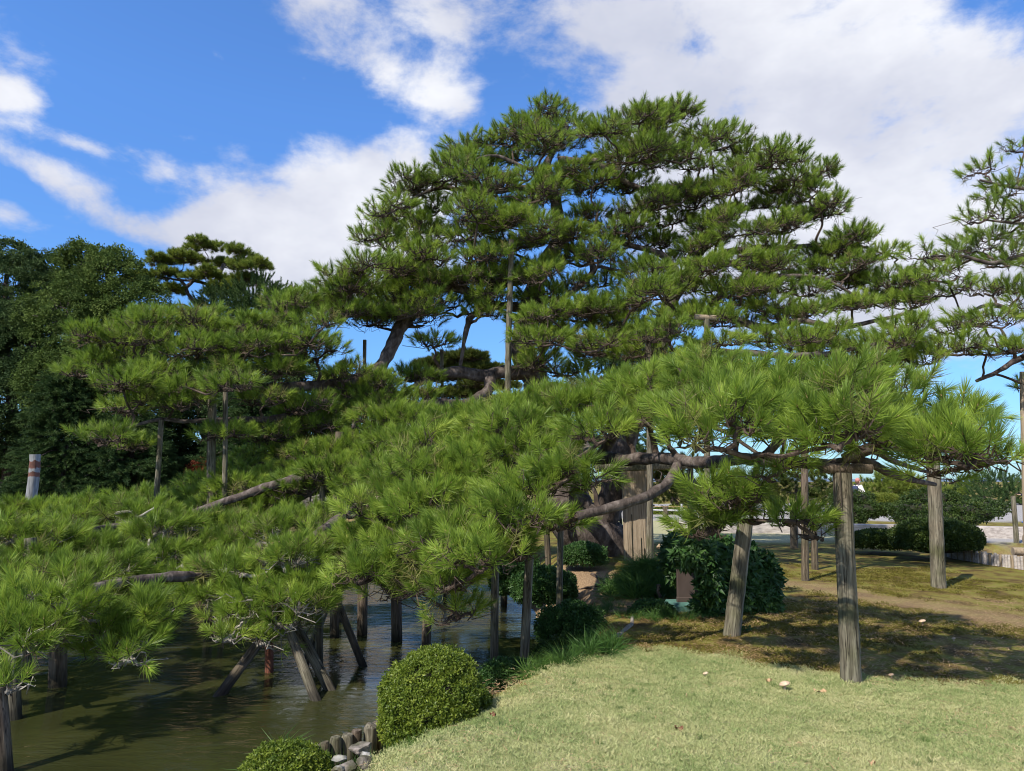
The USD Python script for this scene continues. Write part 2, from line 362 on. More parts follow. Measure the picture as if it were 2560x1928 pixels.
# ------------------------------------------------------------------ ground and water
WATER = -0.6
SHORE = np.array([(-1.9, 3.4), (-1.72, 5.2), (-1.5, 5.95), (-1.2, 6.45), (-.85, 7.2), (-.3, 8.0), (.12, 8.6), (.35, 9.25), (.42, 11), (.22, 13.6), (-.19, 17.1), (-.56, 20.6), (-1.2, 24), (-3, 30), (-7, 37), (-11, 41), (-25, 43), (-60, 44), (-85, 20), (-85, -14), (-4, -14), (-2.3, 0)])


def poly_sd(P, poly):
    """Signed distance, positive outside."""
    a, b = poly, np.roll(poly, -1, 0)
    d2 = np.full(len(P), 1e18); inside = np.zeros(len(P), bool)
    for (x0, y0), (x1, y1) in zip(a, b):
        e = np.array([x1 - x0, y1 - y0]); w = P - [x0, y0]
        t = np.clip((w @ e) / (e @ e), 0, 1)
        d2 = np.minimum(d2, ((w - t[:, None] * e) ** 2).sum(1))
        c = (y0 > P[:, 1]) != (y1 > P[:, 1])
        with np.errstate(divide='ignore', invalid='ignore'):
            inside ^= c & (P[:, 0] < (x1 - x0) * (P[:, 1] - y0) / (y1 - y0 + 1e-30) + x0)
    return np.where(inside, -1, 1) * np.sqrt(d2)


def sstep(a, b, x):
    t = np.clip((x - a) / (b - a), 0, 1); return t * t * (3 - 2 * t)


def n2(P, s, seed=0, o=3):
    return meshkit.fbm(np.c_[P * s, np.zeros(len(P))], o, seed) - .5


DITCH = np.array([(9.9, 17.2), (12, 15.6), (40, 13.5), (40, 18), (14, 19.6), (11.0, 19.6)])


def height(P):
    P = np.atleast_2d(np.asarray(P, float))[:, :2]
    s = poly_sd(P, SHORE) + .25 * n2(P, 1.1, 3)
    far = sstep(26, 38, P[:, 1])
    land = .22 * far + .05 * n2(P, .5, 5) + .03 * n2(P, 2.2, 6) + .12 * np.exp(-(((P[:, 0] - 1.7) / 2.2) ** 2 + ((P[:, 1] - 15) / 2) ** 2))
    land = land + sstep(60, 2000, P[:, 1]) * 2
    w = 1.5 - .55 * sstep(7.5, 9, P[:, 1]) + 1.2 * far
    z = WATER - .02 + (land - WATER) * sstep(0, 1, s / w)
    z = np.where(s < 0, WATER - .02 - np.minimum(1.2, -s * .8), z)
    return z - .55 * sstep(.15, -.5, poly_sd(P, DITCH))


def H(x, y):
    return float(height([(x, y)])[0])


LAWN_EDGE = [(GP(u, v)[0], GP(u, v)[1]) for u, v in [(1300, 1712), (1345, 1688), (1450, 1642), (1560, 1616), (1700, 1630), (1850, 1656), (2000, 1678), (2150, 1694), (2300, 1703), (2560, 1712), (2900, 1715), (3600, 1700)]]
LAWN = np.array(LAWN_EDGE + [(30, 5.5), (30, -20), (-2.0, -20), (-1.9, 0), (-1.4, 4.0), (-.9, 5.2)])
SOIL_PATH = np.array([(3.9, 12.8), (4.6, 11.8), (5.3, 10.4), (5.9, 9.0), (6.6, 8.0), (9, 6.9)])


def seg_dist(P, line):
    d = np.full(len(P), 1e9)
    for a, b in zip(line[:-1], line[1:]):
        e = b - a; t = np.clip(((P - a) @ e) / (e @ e), 0, 1); d = np.minimum(d, np.linalg.norm(P - a - t[:, None] * e, axis=1))
    return d


def masks(P):
    """lawn, bare soil, gravel weights at the plan points P."""
    wob = .22 * n2(P, 1.6, 11, 4)
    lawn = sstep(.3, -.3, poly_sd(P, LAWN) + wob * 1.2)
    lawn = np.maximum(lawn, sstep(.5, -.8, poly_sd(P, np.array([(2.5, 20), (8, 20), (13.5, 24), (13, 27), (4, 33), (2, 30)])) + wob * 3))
    e1 = np.sqrt(((P[:, 0] - 1.15) / .95) ** 2 + ((P[:, 1] - 12.4) / 2.0) ** 2) + wob * 1.6
    e2 = np.sqrt(((P[:, 0] - 1.3) / .5) ** 2 + ((P[:, 1] - 9.9) / .45) ** 2) + wob * 1.6
    soil = np.maximum(sstep(1.1, .7, e1), .8 * sstep(1.1, .7, e2))
    soil = np.maximum(soil, .6 * sstep(.8, .0, seg_dist(P, SOIL_PATH) + wob * 1.6))
    soil = np.maximum(soil, sstep(.1, -.3, poly_sd(P, DITCH)) * .9)
    far = sstep(36, 40, P[:, 1]) * (P[:, 0] < 2)
    soil = np.maximum(soil, far * .8)
    gravel = sstep(.2, -.3, poly_sd(P, np.array([(11.5, 20.2), (45, 17), (60, 24), (14, 25)])))
    gravel = np.maximum(gravel, sstep(.3, -.3, poly_sd(P, np.array([(5, 30.6), (60, 27), (90, 60), (-2, 46), (-2, 40), (3, 33)]))))
    return np.stack([lawn, soil * (1 - lawn), gravel], 1)


def build_ground():
    r = np.concatenate([[.3], np.geomspace(.6, 3500, 330)])
    front = np.radians(np.linspace(-48, 48, 430)); rest = np.radians(np.linspace(48, 312, 60)[1:-1])
    th = np.concatenate([front, rest])
    R, T = np.meshgrid(r, th, indexing='ij')
    P = np.c_[(R * np.sin(T)).ravel(), (R * np.cos(T)).ravel()]
    z = height(P)
    v = np.c_[P, z]; nr, nt = R.shape
    i, j = np.meshgrid(np.arange(nr - 1), np.arange(nt), indexing='ij')
    q = np.stack([i * nt + j, (i + 1) * nt + j, (i + 1) * nt + (j + 1) % nt, i * nt + (j + 1) % nt], -1).reshape(-1, 4)
    f = np.vstack([q[:, [0, 2, 1]], q[:, [0, 3, 2]]])
    c = len(v); v = np.vstack([v, [0, 0, H(0, 0)]]); k = np.arange(nt)
    f = np.vstack([f, np.stack([(k + 1) % nt, k, np.full(nt, c)], 1)])
    n = {"g": ("geometry", {}), "at": ("attribute", {"attribute": "ground_kind"}), "sp": ("separate_color", {}),
         "nf": ("noise_texture", {"scale": 60., "detail": 6., "roughness": .7}), "nm": ("noise_texture", {"scale": 2.4, "detail": 7., "roughness": .62}), "nl": ("noise_texture", {"scale": 1.1, "detail": 4.}),
         "st": ("mapping", {"scale": (1.2, .9, 1)}),
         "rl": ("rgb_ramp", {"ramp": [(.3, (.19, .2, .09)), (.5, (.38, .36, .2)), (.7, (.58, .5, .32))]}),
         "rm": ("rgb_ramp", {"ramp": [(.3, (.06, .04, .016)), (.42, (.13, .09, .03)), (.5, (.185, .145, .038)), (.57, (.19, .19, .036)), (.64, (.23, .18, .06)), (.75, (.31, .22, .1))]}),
         "rs": ("rgb_ramp", {"ramp": [(.3, (.15, .095, .055)), (.5, (.3, .2, .115)), (.7, (.42, .31, .19))]}),
         "rg": ("rgb_ramp", {"ramp": [(.3, (.27, .25, .235)), (.7, (.42, .4, .375))]}),
         "fine": ("rgb_ramp", {"ramp": [(.3, (.5, .5, .5)), (.7, (1.35, 1.35, 1.35))]}),
         "m1": ("mix", {}), "m2": ("mix", {}), "m3": ("mix", {}), "mf": ("mix", {"mix_type": "multiply", "fac": 1.0}),
         "bp": ("bump", {"strength": .8, "distance": .03}), "p": ("principled_bsdf", {"roughness": .95, "specular_ior_level": .1})}
    l = [("at.color", "sp.color"), ("g.position", "nf.vector"), ("g.position", "st.vector"), ("st.vector", "nm.vector"), ("g.position", "nl.vector"),
         ("nf.fac", "rl.fac"), ("nm.fac", "rm.fac"), ("nf.fac", "rs.fac"), ("nf.fac", "rg.fac"), ("nf.fac", "fine.fac"),
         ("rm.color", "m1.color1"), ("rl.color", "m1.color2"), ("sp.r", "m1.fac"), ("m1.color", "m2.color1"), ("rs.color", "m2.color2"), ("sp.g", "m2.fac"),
         ("m2.color", "m3.color1"), ("rg.color", "m3.color2"), ("sp.b", "m3.fac"), ("m3.color", "mf.color1"), ("fine.color", "mf.color2"), ("mf.color", "p.base_color"),
         ("nf.fac", "bp.height"), ("bp.normal", "p.normal")]
    gm = mat('garden_ground', n, l, "p.BSDF")
    m = usdkit.mesh(stage, '/World/ground', (v, f), gm, smooth=True)
    mk = masks(v[:, :2])
    UsdGeom.PrimvarsAPI(m).CreatePrimvar('ground_kind', Sdf.ValueTypeNames.Color3fArray, 'vertex').Set(Vt.Vec3fArray.FromNumpy(mk.astype(np.float32)))
    tag(m.GetPrim(), kind='structure')


build_ground()
wv = np.array([(-95, -22, WATER), (3.5, -22, WATER), (3.5, 50, WATER), (-95, 50, WATER)], float)
water_mat = mat('pond_water', {"g": ("geometry", {}), "mp": ("mapping", {"scale": (.55, 1.5, 1.0), "rotation": (0, 0, .12)}), "n1": ("noise_texture", {"scale": 5.5, "detail": 5., "roughness": .58, "distortion": .6}),
                               "n2": ("noise_texture", {"scale": .55, "detail": 2.}), "st": ("map_range", {"from_min": .38, "from_max": .66, "to_min": .05, "to_max": .38, "clamp": True}),
                               "nc": ("noise_texture", {"scale": .8, "detail": 3.}), "r": ("rgb_ramp", {"ramp": [(.3, (.018, .02, .006)), (.7, (.034, .036, .011))]}),
                               "bp": ("bump", {"distance": .075}), "p": ("principled_bsdf", {"roughness": .04, "ior": 1.33, "specular_ior_level": .5})},
                [("g.position", "mp.vector"), ("mp.vector", "n1.vector"), ("g.position", "n2.vector"), ("n2.fac", "st.value"), ("st.result", "bp.strength"), ("n1.fac", "bp.height"), ("bp.normal", "p.normal"), ("g.position", "nc.vector"), ("nc.fac", "r.fac"), ("r.color", "p.base_color")], "p.BSDF")
solo('pond_water', (wv, np.array([[0, 1, 2], [0, 2, 3]])), water_mat, kind='structure')


def build_hills():
    th = np.radians(np.linspace(-60, 60, 240)); out = []
    R = 3000.
    ridge = 4 + 34 * meshkit.fbm(np.c_[th * 6, th * 0, th * 0] + 3, 5, 4)
    rows = []
    for k, t in enumerate(np.linspace(0, 1, 9)):
        rr = R + 900 * t
        rows.append(np.c_[rr * np.sin(th), rr * np.cos(th), ridge * np.sin(t * np.pi / 2) - 4])
    v = np.vstack(rows); n = len(th)
    i, j = np.meshgrid(np.arange(8), np.arange(n - 1), indexing='ij')
    q = np.stack([i * n + j, i * n + j + 1, (i + 1) * n + j + 1, (i + 1) * n + j], -1).reshape(-1, 4)
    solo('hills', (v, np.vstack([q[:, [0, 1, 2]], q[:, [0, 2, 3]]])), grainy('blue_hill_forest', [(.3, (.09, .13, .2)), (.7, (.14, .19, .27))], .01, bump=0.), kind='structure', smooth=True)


build_hills()

# ------------------------------------------------------------------ prototypes of shoots, leaves and blades
def needles(n, L, w, shoot, seed, two=True, spread=(8, 64)):
    """A pine shoot along +z: stiff needles leaving the shoot from base (wide) to tip (narrow)."""
    g = np.random.default_rng(seed)
    t = (np.arange(n) + g.uniform(0, 1, n)) / n
    ang = np.radians(spread[1] + (spread[0] - spread[1]) * t ** .75 + g.normal(0, 9, n) + 38 * (g.uniform(0, 1, n) < .14)); az = np.arange(n) * 2.39996 + g.normal(0, .3, n)
    d = np.stack([np.sin(ang) * np.cos(az), np.sin(ang) * np.sin(az), np.cos(ang)], 1)
    base = np.c_[np.zeros(n), np.zeros(n), t * shoot] + d * .004
    ln = L * g.uniform(.72, 1.1, n)
    up = np.array([0, 0, 1.0])
    d2 = d + up * g.uniform(.02, .3, n)[:, None]; d2 /= np.linalg.norm(d2, axis=1, keepdims=True)
    side = np.cross(d, g.normal(size=(n, 3))); side /= np.linalg.norm(side, axis=1, keepdims=True); side *= w / 2
    mid = base + d * (ln * .5)[:, None]; tip = mid + d2 * (ln * .5)[:, None]
    if two:
        v = np.stack([base - side, base + side, mid - side, mid + side, tip], 1).reshape(-1, 3); k = np.arange(n)[:, None, None] * 5
        f = (np.array([[0, 1, 3], [0, 3, 2], [2, 3, 4]])[None] + k).reshape(-1, 3)
    else:
        v = np.stack([base - side, base + side, tip], 1).reshape(-1, 3); f = np.arange(3 * n).reshape(-1, 3)
    return v, f


def leaf_ball(n, r, L, w, seed, flat=.7, whorl=False):
    """A sprig: n pointed, slightly folded leaves on a ball of radius r."""
    g = np.random.default_rng(seed)
    d = g.normal(size=(n, 3)); d[:, 2] = np.abs(d[:, 2]) * flat + d[:, 2] * .25; d /= np.linalg.norm(d, axis=1, keepdims=True)
    base = d * r * g.uniform(.15, .9, n)[:, None]
    ax = d + g.normal(0, .7, (n, 3)); ax /= np.linalg.norm(ax, axis=1, keepdims=True)
    if whorl:
        base[:] = base * .15; ax = d.copy()
    sd = np.cross(ax, g.normal(size=(n, 3))); sd /= np.linalg.norm(sd, axis=1, keepdims=True)
    if whorl:
        sd = np.cross(ax, [0, 0, 1.0]); sd /= np.linalg.norm(sd, axis=1, keepdims=True) + 1e-6
    nn = np.cross(sd, ax)
    l = (L * g.uniform(.7, 1.15, n))[:, None]; ww = (w * g.uniform(.8, 1.15, n))[:, None] / 2
    a, c = base, base + ax * l
    m = base + ax * l * .45
    v = np.stack([a, m + sd * ww + nn * ww * .35, c - nn * l * .12, m - sd * ww + nn * ww * .35, m], 1).reshape(-1, 3)
    f = (np.array([[0, 1, 4], [1, 2, 4], [2, 3, 4], [3, 0, 4]])[None] + np.arange(n)[:, None, None] * 5).reshape(-1, 3)
    return v, f


def blades(n, r, hmin, hmax, w, lean, seed, arch=0.0):
    g = np.random.default_rng(seed)
    a = g.uniform(0, 2 * np.pi, n); rr = r * np.sqrt(g.uniform(0, 1, n))
    b = np.c_[rr * np.cos(a), rr * np.sin(a), np.full(n, -.004)]
    h = g.uniform(hmin, hmax, n); ln = g.normal(0, lean, (n, 2))
    if arch: ln = ln + np.c_[np.cos(a), np.sin(a)] * arch
    d = np.c_[ln, np.ones(n)]; d /= np.linalg.norm(d, axis=1, keepdims=True)
    s = np.cross(d, g.normal(size=(n, 3))); s /= np.linalg.norm(s, axis=1, keepdims=True); s *= w / 2
    m = b + d * (h * .6)[:, None]
    d2 = d + np.c_[ln * 1.5, -np.full(n, .5 if arch else .1)]; d2 /= np.linalg.norm(d2, axis=1, keepdims=True)
    t = m + d2 * (h * .55)[:, None]
    v = np.stack([b - s, b + s, m - s * .8, m + s * .8, t], 1).reshape(-1, 3)
    f = (np.array([[0, 1, 3], [0, 3, 2], [2, 3, 4]])[None] + np.arange(n)[:, None, None] * 5).reshape(-1, 3)
    return v, f


def shoot_stem(L, r, k=3):
    p = np.stack([np.zeros(k), np.zeros(k), np.linspace(-.05, L, k)], 1)
    return many_tubes(p[None], r, r * .6, 4)


def bud(z, r):
    return many_tubes(np.array([[[0, 0, z - .012], [0, 0, z], [0, 0, z + .022]]]), r * 1.15, r * .35, 5)


SH_NEAR = [proto(f'near_shoot_{"abc"[i]}', [('needles', needles(104, .142, .0044, .12, 10 + i), M['needle']), ('stem', shoot_stem(.11, .006), M['twig']), ('bud', bud(.115, .006), M['dryleaf'])]) for i in range(3)] + [proto('old_shoot', [('needles', needles(40, .17, .0052, .14, 19, spread=(30, 110)), M['needle_old']), ('stem', shoot_stem(.12, .006), M['twig'])])]
SH_MID = [proto(f'mid_shoot_{"abc"[i]}', [('needles', needles(80, .135, .0068, .12, 20 + i, two=False), M['needle']), ('stem', shoot_stem(.1, .007), M['twig'])]) for i in range(3)] + [proto('old_mid_shoot', [('needles', needles(34, .15, .0075, .13, 29, two=False, spread=(30, 110)), M['needle_old']), ('stem', shoot_stem(.11, .007), M['twig'])])]
SH_FAR = [proto(f'far_shoot_{"ab"[i]}', [('needles', needles(70, .3, .03, .25, 30 + i, two=False, spread=(15, 85)), M['needle_far'])]) for i in range(2)]
SH_GOLD = [proto(f'gold_shoot_{"ab"[i]}', [('needles', needles(80, .3, .03, .25, 33 + i, two=False), M['needle_gold'])]) for i in range(2)]
SH_SPRUCE = [proto(f'spruce_spray_{"ab"[i]}', [('needles', needles(110, .17, .03, .75, 36 + i, two=False, spread=(25, 75)), M['spruce'])]) for i in range(2)]
LF_DARK = [proto(f'dark_sprig_{"abc"[i]}', [('leaves', leaf_ball(60, .42, .17, .085, 40 + i), M['leaf_dark'])]) for i in range(3)]
LF_OLIVE = [proto(f'olive_sprig_{"abc"[i]}', [('leaves', leaf_ball(60, .42, .16, .085, 43 + i), M['leaf_olive'])]) for i in range(3)]
LF_AZ = [proto(f'azalea_sprig_{"abc"[i]}', [('leaves', leaf_ball(16, .028, .024, .012, 50 + i), M['azalea'])]) for i in range(3)]
LF_HEDGE = [proto(f'hedge_sprig_{"abc"[i]}', [('leaves', leaf_ball(26, .09, .06, .032, 53 + i), M['hedge'])]) for i in range(3)]
LF_BROAD = [proto(f'broad_whorl_{"abc"[i]}', [('leaves', leaf_ball(10, .06, .13, .05, 56 + i, flat=.45, whorl=True), M['broad'])]) for i in range(3)]
LF_SMALL = [proto(f'small_sprig_{"abc"[i]}', [('leaves', leaf_ball(18, .05, .035, .02, 59 + i), M['broad'])]) for i in range(3)]
LF_YEL = [proto(f'yellow_sprig_{"ab"[i]}', [('leaves', leaf_ball(40, .2, .12, .07, 62 + i), M['yellowleaf'])]) for i in range(2)]
LF_RED = [proto(f'red_sprig_{"ab"[i]}', [('leaves', leaf_ball(40, .22, .11, .07, 65 + i), M['maple'])]) for i in range(2)]
GR_LAWN = [proto(f'lawn_patch_{"abcd"[i]}', [('blades', blades(230, .14, .01, .03, .0034, .8, 70 + i), M['grass'])]) for i in range(4)]
GR_SEDGE = [proto(f'sedge_tuft_{"ab"[i]}', [('blades', blades(70, .05, .2, .42, .008, .35, 75 + i, arch=.75), M['sedge'])]) for i in range(2)]
GR_WILD = [proto(f'wild_grass_{"ab"[i]}', [('blades', blades(40, .04, .1, .24, .005, .35, 78 + i, arch=.3), M['sedge'])]) for i in range(2)]


# ------------------------------------------------------------------ pines
class Pine:
    def __init__(self, name, label, base, bark='bark'):
        self.p = thing(name, label, 'pine tree', base)
        self.limbs, self.rad = [], []
        self.mat = M[bark]
        self.merge, self.rest = False, []

    def limb(self, pts, r0, r1, name='limb', step=.12, sides=9, wob=.35, seed=0, px=True, rough=.36):
        """pts (u, v, depth) or world points; a crooked tapering limb."""
        w = np.array([PX(*q) for q in pts]) if px else np.asarray(pts, float)
        c = spline(w, step)
        t = np.linspace(0, 1, len(c))
        r = r0 + (r1 - r0) * t ** .9
        off = np.stack([meshkit.fbm(np.c_[t * len(c) * step * 1.7, t * 0 + seed * 3.1, t * 0 + k * 9.7], 3, seed + k) - .5 for k in range(3)], 1)
        c = c + off * (wob * (r0 + r1))[..., None] * np.minimum(1, np.minimum(t, 1) * 6)[:, None] if np.ndim(wob) else c + off * wob * (r0 + r1) * np.minimum(1, t * 6)[:, None]
        part(self.p, name, tube(c, r, sides, rough, seed), self.mat, smooth=True)
        self.limbs.append(c); self.rad.append(r)
        return c

    def flush(self):
        g = group_node(self.p, 'inner_foliage', kind='stuff')
        part(g, 'twigs', join([t for r in self.rest for t in r[0]]), M['twig'], kind='stuff')
        scatter(g, 'needles', self.rest[0][4], np.vstack([r[1] for r in self.rest]), np.vstack([r[2] for r in self.rest]), np.concatenate([r[3] for r in self.rest]))
        self.rest = []

    def pad(self, c, a, b, h, shoots, n, scale=1.0, rg=rng, droop=0.0, twig='twig', flare=1.0, connect=True, lobes=None, up=1.0):
        """A foliage pad centred at c, half sizes a (x), b (y), h (z): lobes of shoots over forking twigs."""
        c = np.asarray(c, float)
        nl = lobes or max(2, int(round(2.2 * a * b / (.16 * scale * scale)) ** .5 + 1))
        pos, zd, tw, hubs = [], [], [], []
        hub = c - [0, 0, h * .55]
        per = max(3, int(n / nl))
        for k in range(nl):
            th, rr = k * 2.39996 + rg.uniform(-.4, .4), math.sqrt((k + .5) / nl) * .78
            o = np.array([a * rr * math.cos(th), b * rr * math.sin(th), h * (.45 * (1 - rr ** 2) - .1) + rg.normal(0, .18 * h) - droop * rr ** 2 * a])
            lr = rg.uniform(.75, 1.15) / math.sqrt(nl) * 1.15
            la, lb, lh = a * lr, b * lr, min(h * .75, max(.1 * scale, .45 * a * lr))
            q = np.sqrt(rg.uniform(0, 1, per)); ph = rg.uniform(0, 2 * np.pi, per)
            x, y = q * np.cos(ph), q * np.sin(ph)
            p = c + o + np.stack([x * la, y * lb, lh * (.8 * (1 - q ** 2) - .25) + rg.normal(0, .05 * scale, per)], 1)
            out = np.stack([x + 1.0 * o[0] / max(a, .1), y + 1.0 * o[1] / max(b, .1), np.zeros(per)], 1) * flare
            d = out * .62 + np.array([0, 0, up]) * (1.1 - .45 * q)[:, None] + rg.normal(0, .27, (per, 3))
            d[:, 2] -= droop * .5
            pos.append(p); zd.append(d)
            lh0 = c + o - [0, 0, lh * .5]
            hubs.append(lh0)
            # twigs: lobe hub -> fork -> shoot
            kk = max(2, per // 5)
            fork = lh0 + (p[rg.integers(0, per, kk)] - [0, 0, .06 * scale] - lh0) * rg.uniform(.4, .65, kk)[:, None] - [0, 0, .02 * scale]
            near = ((p[:, None] - fork[None]) ** 2).sum(-1).argmin(1)
            tp = np.stack([crooked(fork[near[i]], p[i], 4, .09, rg) for i in range(per)])
            tw.append(many_tubes(tp, .0065 * scale, .004 * scale))
            ex = c + o + np.stack([rg.normal(0, .75 * la, 5), rg.normal(0, .75 * lb, 5), -lh * rg.uniform(.1, .9, 5)], 1)
            tw.append(many_tubes(np.stack([crooked(lh0, e_, 6, .16, rg) for e_ in ex]), .008 * scale, .003 * scale))
            tf = np.stack([crooked(lh0, f_, 4, .1, rg) for f_ in fork])
            tw.append(many_tubes(tf, .013 * scale, .0075 * scale, 4))
        th_ = np.stack([crooked(hub, q_, 6, .07, rg) for q_ in hubs])
        tw.append(many_tubes(th_, .022 * scale, .013 * scale, 5))
        if connect and self.limbs:
            L = np.vstack(self.limbs); dd = np.linalg.norm(L - hub, axis=1) + np.maximum(0, L[:, 2] - hub[2]) * .8
            i = dd.argmin()
            if dd[i] > .05:
                rr = np.concatenate(self.rad)[i]
                k = max(5, int(dd[i] / .25)); cc = crooked(L[i], hub, k, .05, rg)
                r0 = min(rr * .6, .03 * scale + .012 * dd[i])
                cs_ = spline(cc, .12); tw.append(tube(cs_, np.linspace(r0, .02 * scale, len(cs_)), 6, .2, int(i) % 97))
                self.limbs.append(cc[1:]); self.rad.append(np.linspace(r0, .02 * scale, k)[1:])
        pos, zd = np.vstack(pos), np.vstack(zd)
        if self.merge:                    # pads deep in the crown, past the three hundred that show largest
            self.rest.append((tw, pos, zd, scale * rg.uniform(.8, 1.15, len(pos)), shoots))
            return
        g = group_node(self.p, 'foliage_pad')
        part(g, 'twigs', join(tw), M[twig], kind='stuff')
        scatter(g, 'needles', shoots, pos, zd, scale * rg.uniform(.8, 1.15, len(pos)))


def band(tree, poly, ctrl, spacing, size, shoots, per, seed, holes=(), twig='twig', droop=.15, thick=.16, flare=1.0, dj=.25):
    """Fills a stretch of low canopy with pads; ctrl are (u, v, depth) along its surface."""
    g = np.random.default_rng(seed)
    from shapely.geometry import Polygon, Point
    from scipy.interpolate import RBFInterpolator
    pg = Polygon(poly)
    for h_ in holes: pg = pg.difference(Polygon(h_))
    ctrl = np.array(ctrl, float)
    rb = RBFInterpolator(ctrl[:, :2] / 500, ctrl[:, 2], kernel='linear', smoothing=.02)
    x0, y0, x1, y1 = pg.bounds
    pts = []
    for _ in range(26000):
        u, v = g.uniform(x0, x1), g.uniform(y0, y1)
        if not pg.contains(Point(u, v)): continue
        pts.append((u, v))
        if len(pts) > 3500: break
    pts = np.array(pts); d = rb(pts / 500)
    keep = []
    px = np.array([PX(u, v, q) for (u, v), q in zip(pts, d)])
    for i in range(len(pts)):
        s = spacing * F / d[i]
        ok = True
        for j in keep:
            if abs(pts[i, 0] - pts[j, 0]) / s < 1 and abs(pts[i, 1] - pts[j, 1]) / (s * .52) < 1 and math.hypot((pts[i, 0] - pts[j, 0]) / s, (pts[i, 1] - pts[j, 1]) / (s * .52)) < 1:
                ok = False; break
        if ok: keep.append(i)
    for i in keep:
        k = g.uniform(.8, 1.25)
        c = PX(pts[i, 0], pts[i, 1], d[i] + g.normal(0, dj))
        tree.pad(c, size * k, size * k * g.uniform(.8, 1.1), thick * g.uniform(.7, 1.4), shoots, int(per * k * k), 1.0, g, droop, twig, flare)
    return len(keep)


BASE = GP(1475, 1392, .05)
BASE[2] = H(BASE[0], BASE[1]) - .05
pine = Pine('great_pine', 'huge old pine spreading low over pond and lawn, propped on many wooden posts', BASE)
bd = BASE[1]
pine.limb([(1560, 1400, bd + .2), (1490, 1350, bd), (1425, 1285, bd - .1), (1395, 1190, bd), (1375, 1080, bd), (1350, 960, bd)], .62, .36, 'trunk', .15, 20, .3, 1, rough=.3)
pine.limb([(1350, 980, bd), (1310, 880, bd), (1318, 780, bd), (1345, 700, bd + .1), (1390, 610, bd + .2), (1392, 520, bd + .2), (1360, 440, bd + .2), (1385, 380, bd + .2), (1420, 320, bd + .3)], .3, .06, 'trunk_stem', .15, 14, .5, 2)
pine.limb([(1480, 1340, bd), (1540, 1230, bd - .3), (1560, 1090, bd - .5), (1605, 950, bd - .4), (1650, 820, bd), (1690, 720, bd + .3), (1760, 620, bd + .6)], .34, .08, 'trunk_stem', .15, 14, .5, 3)
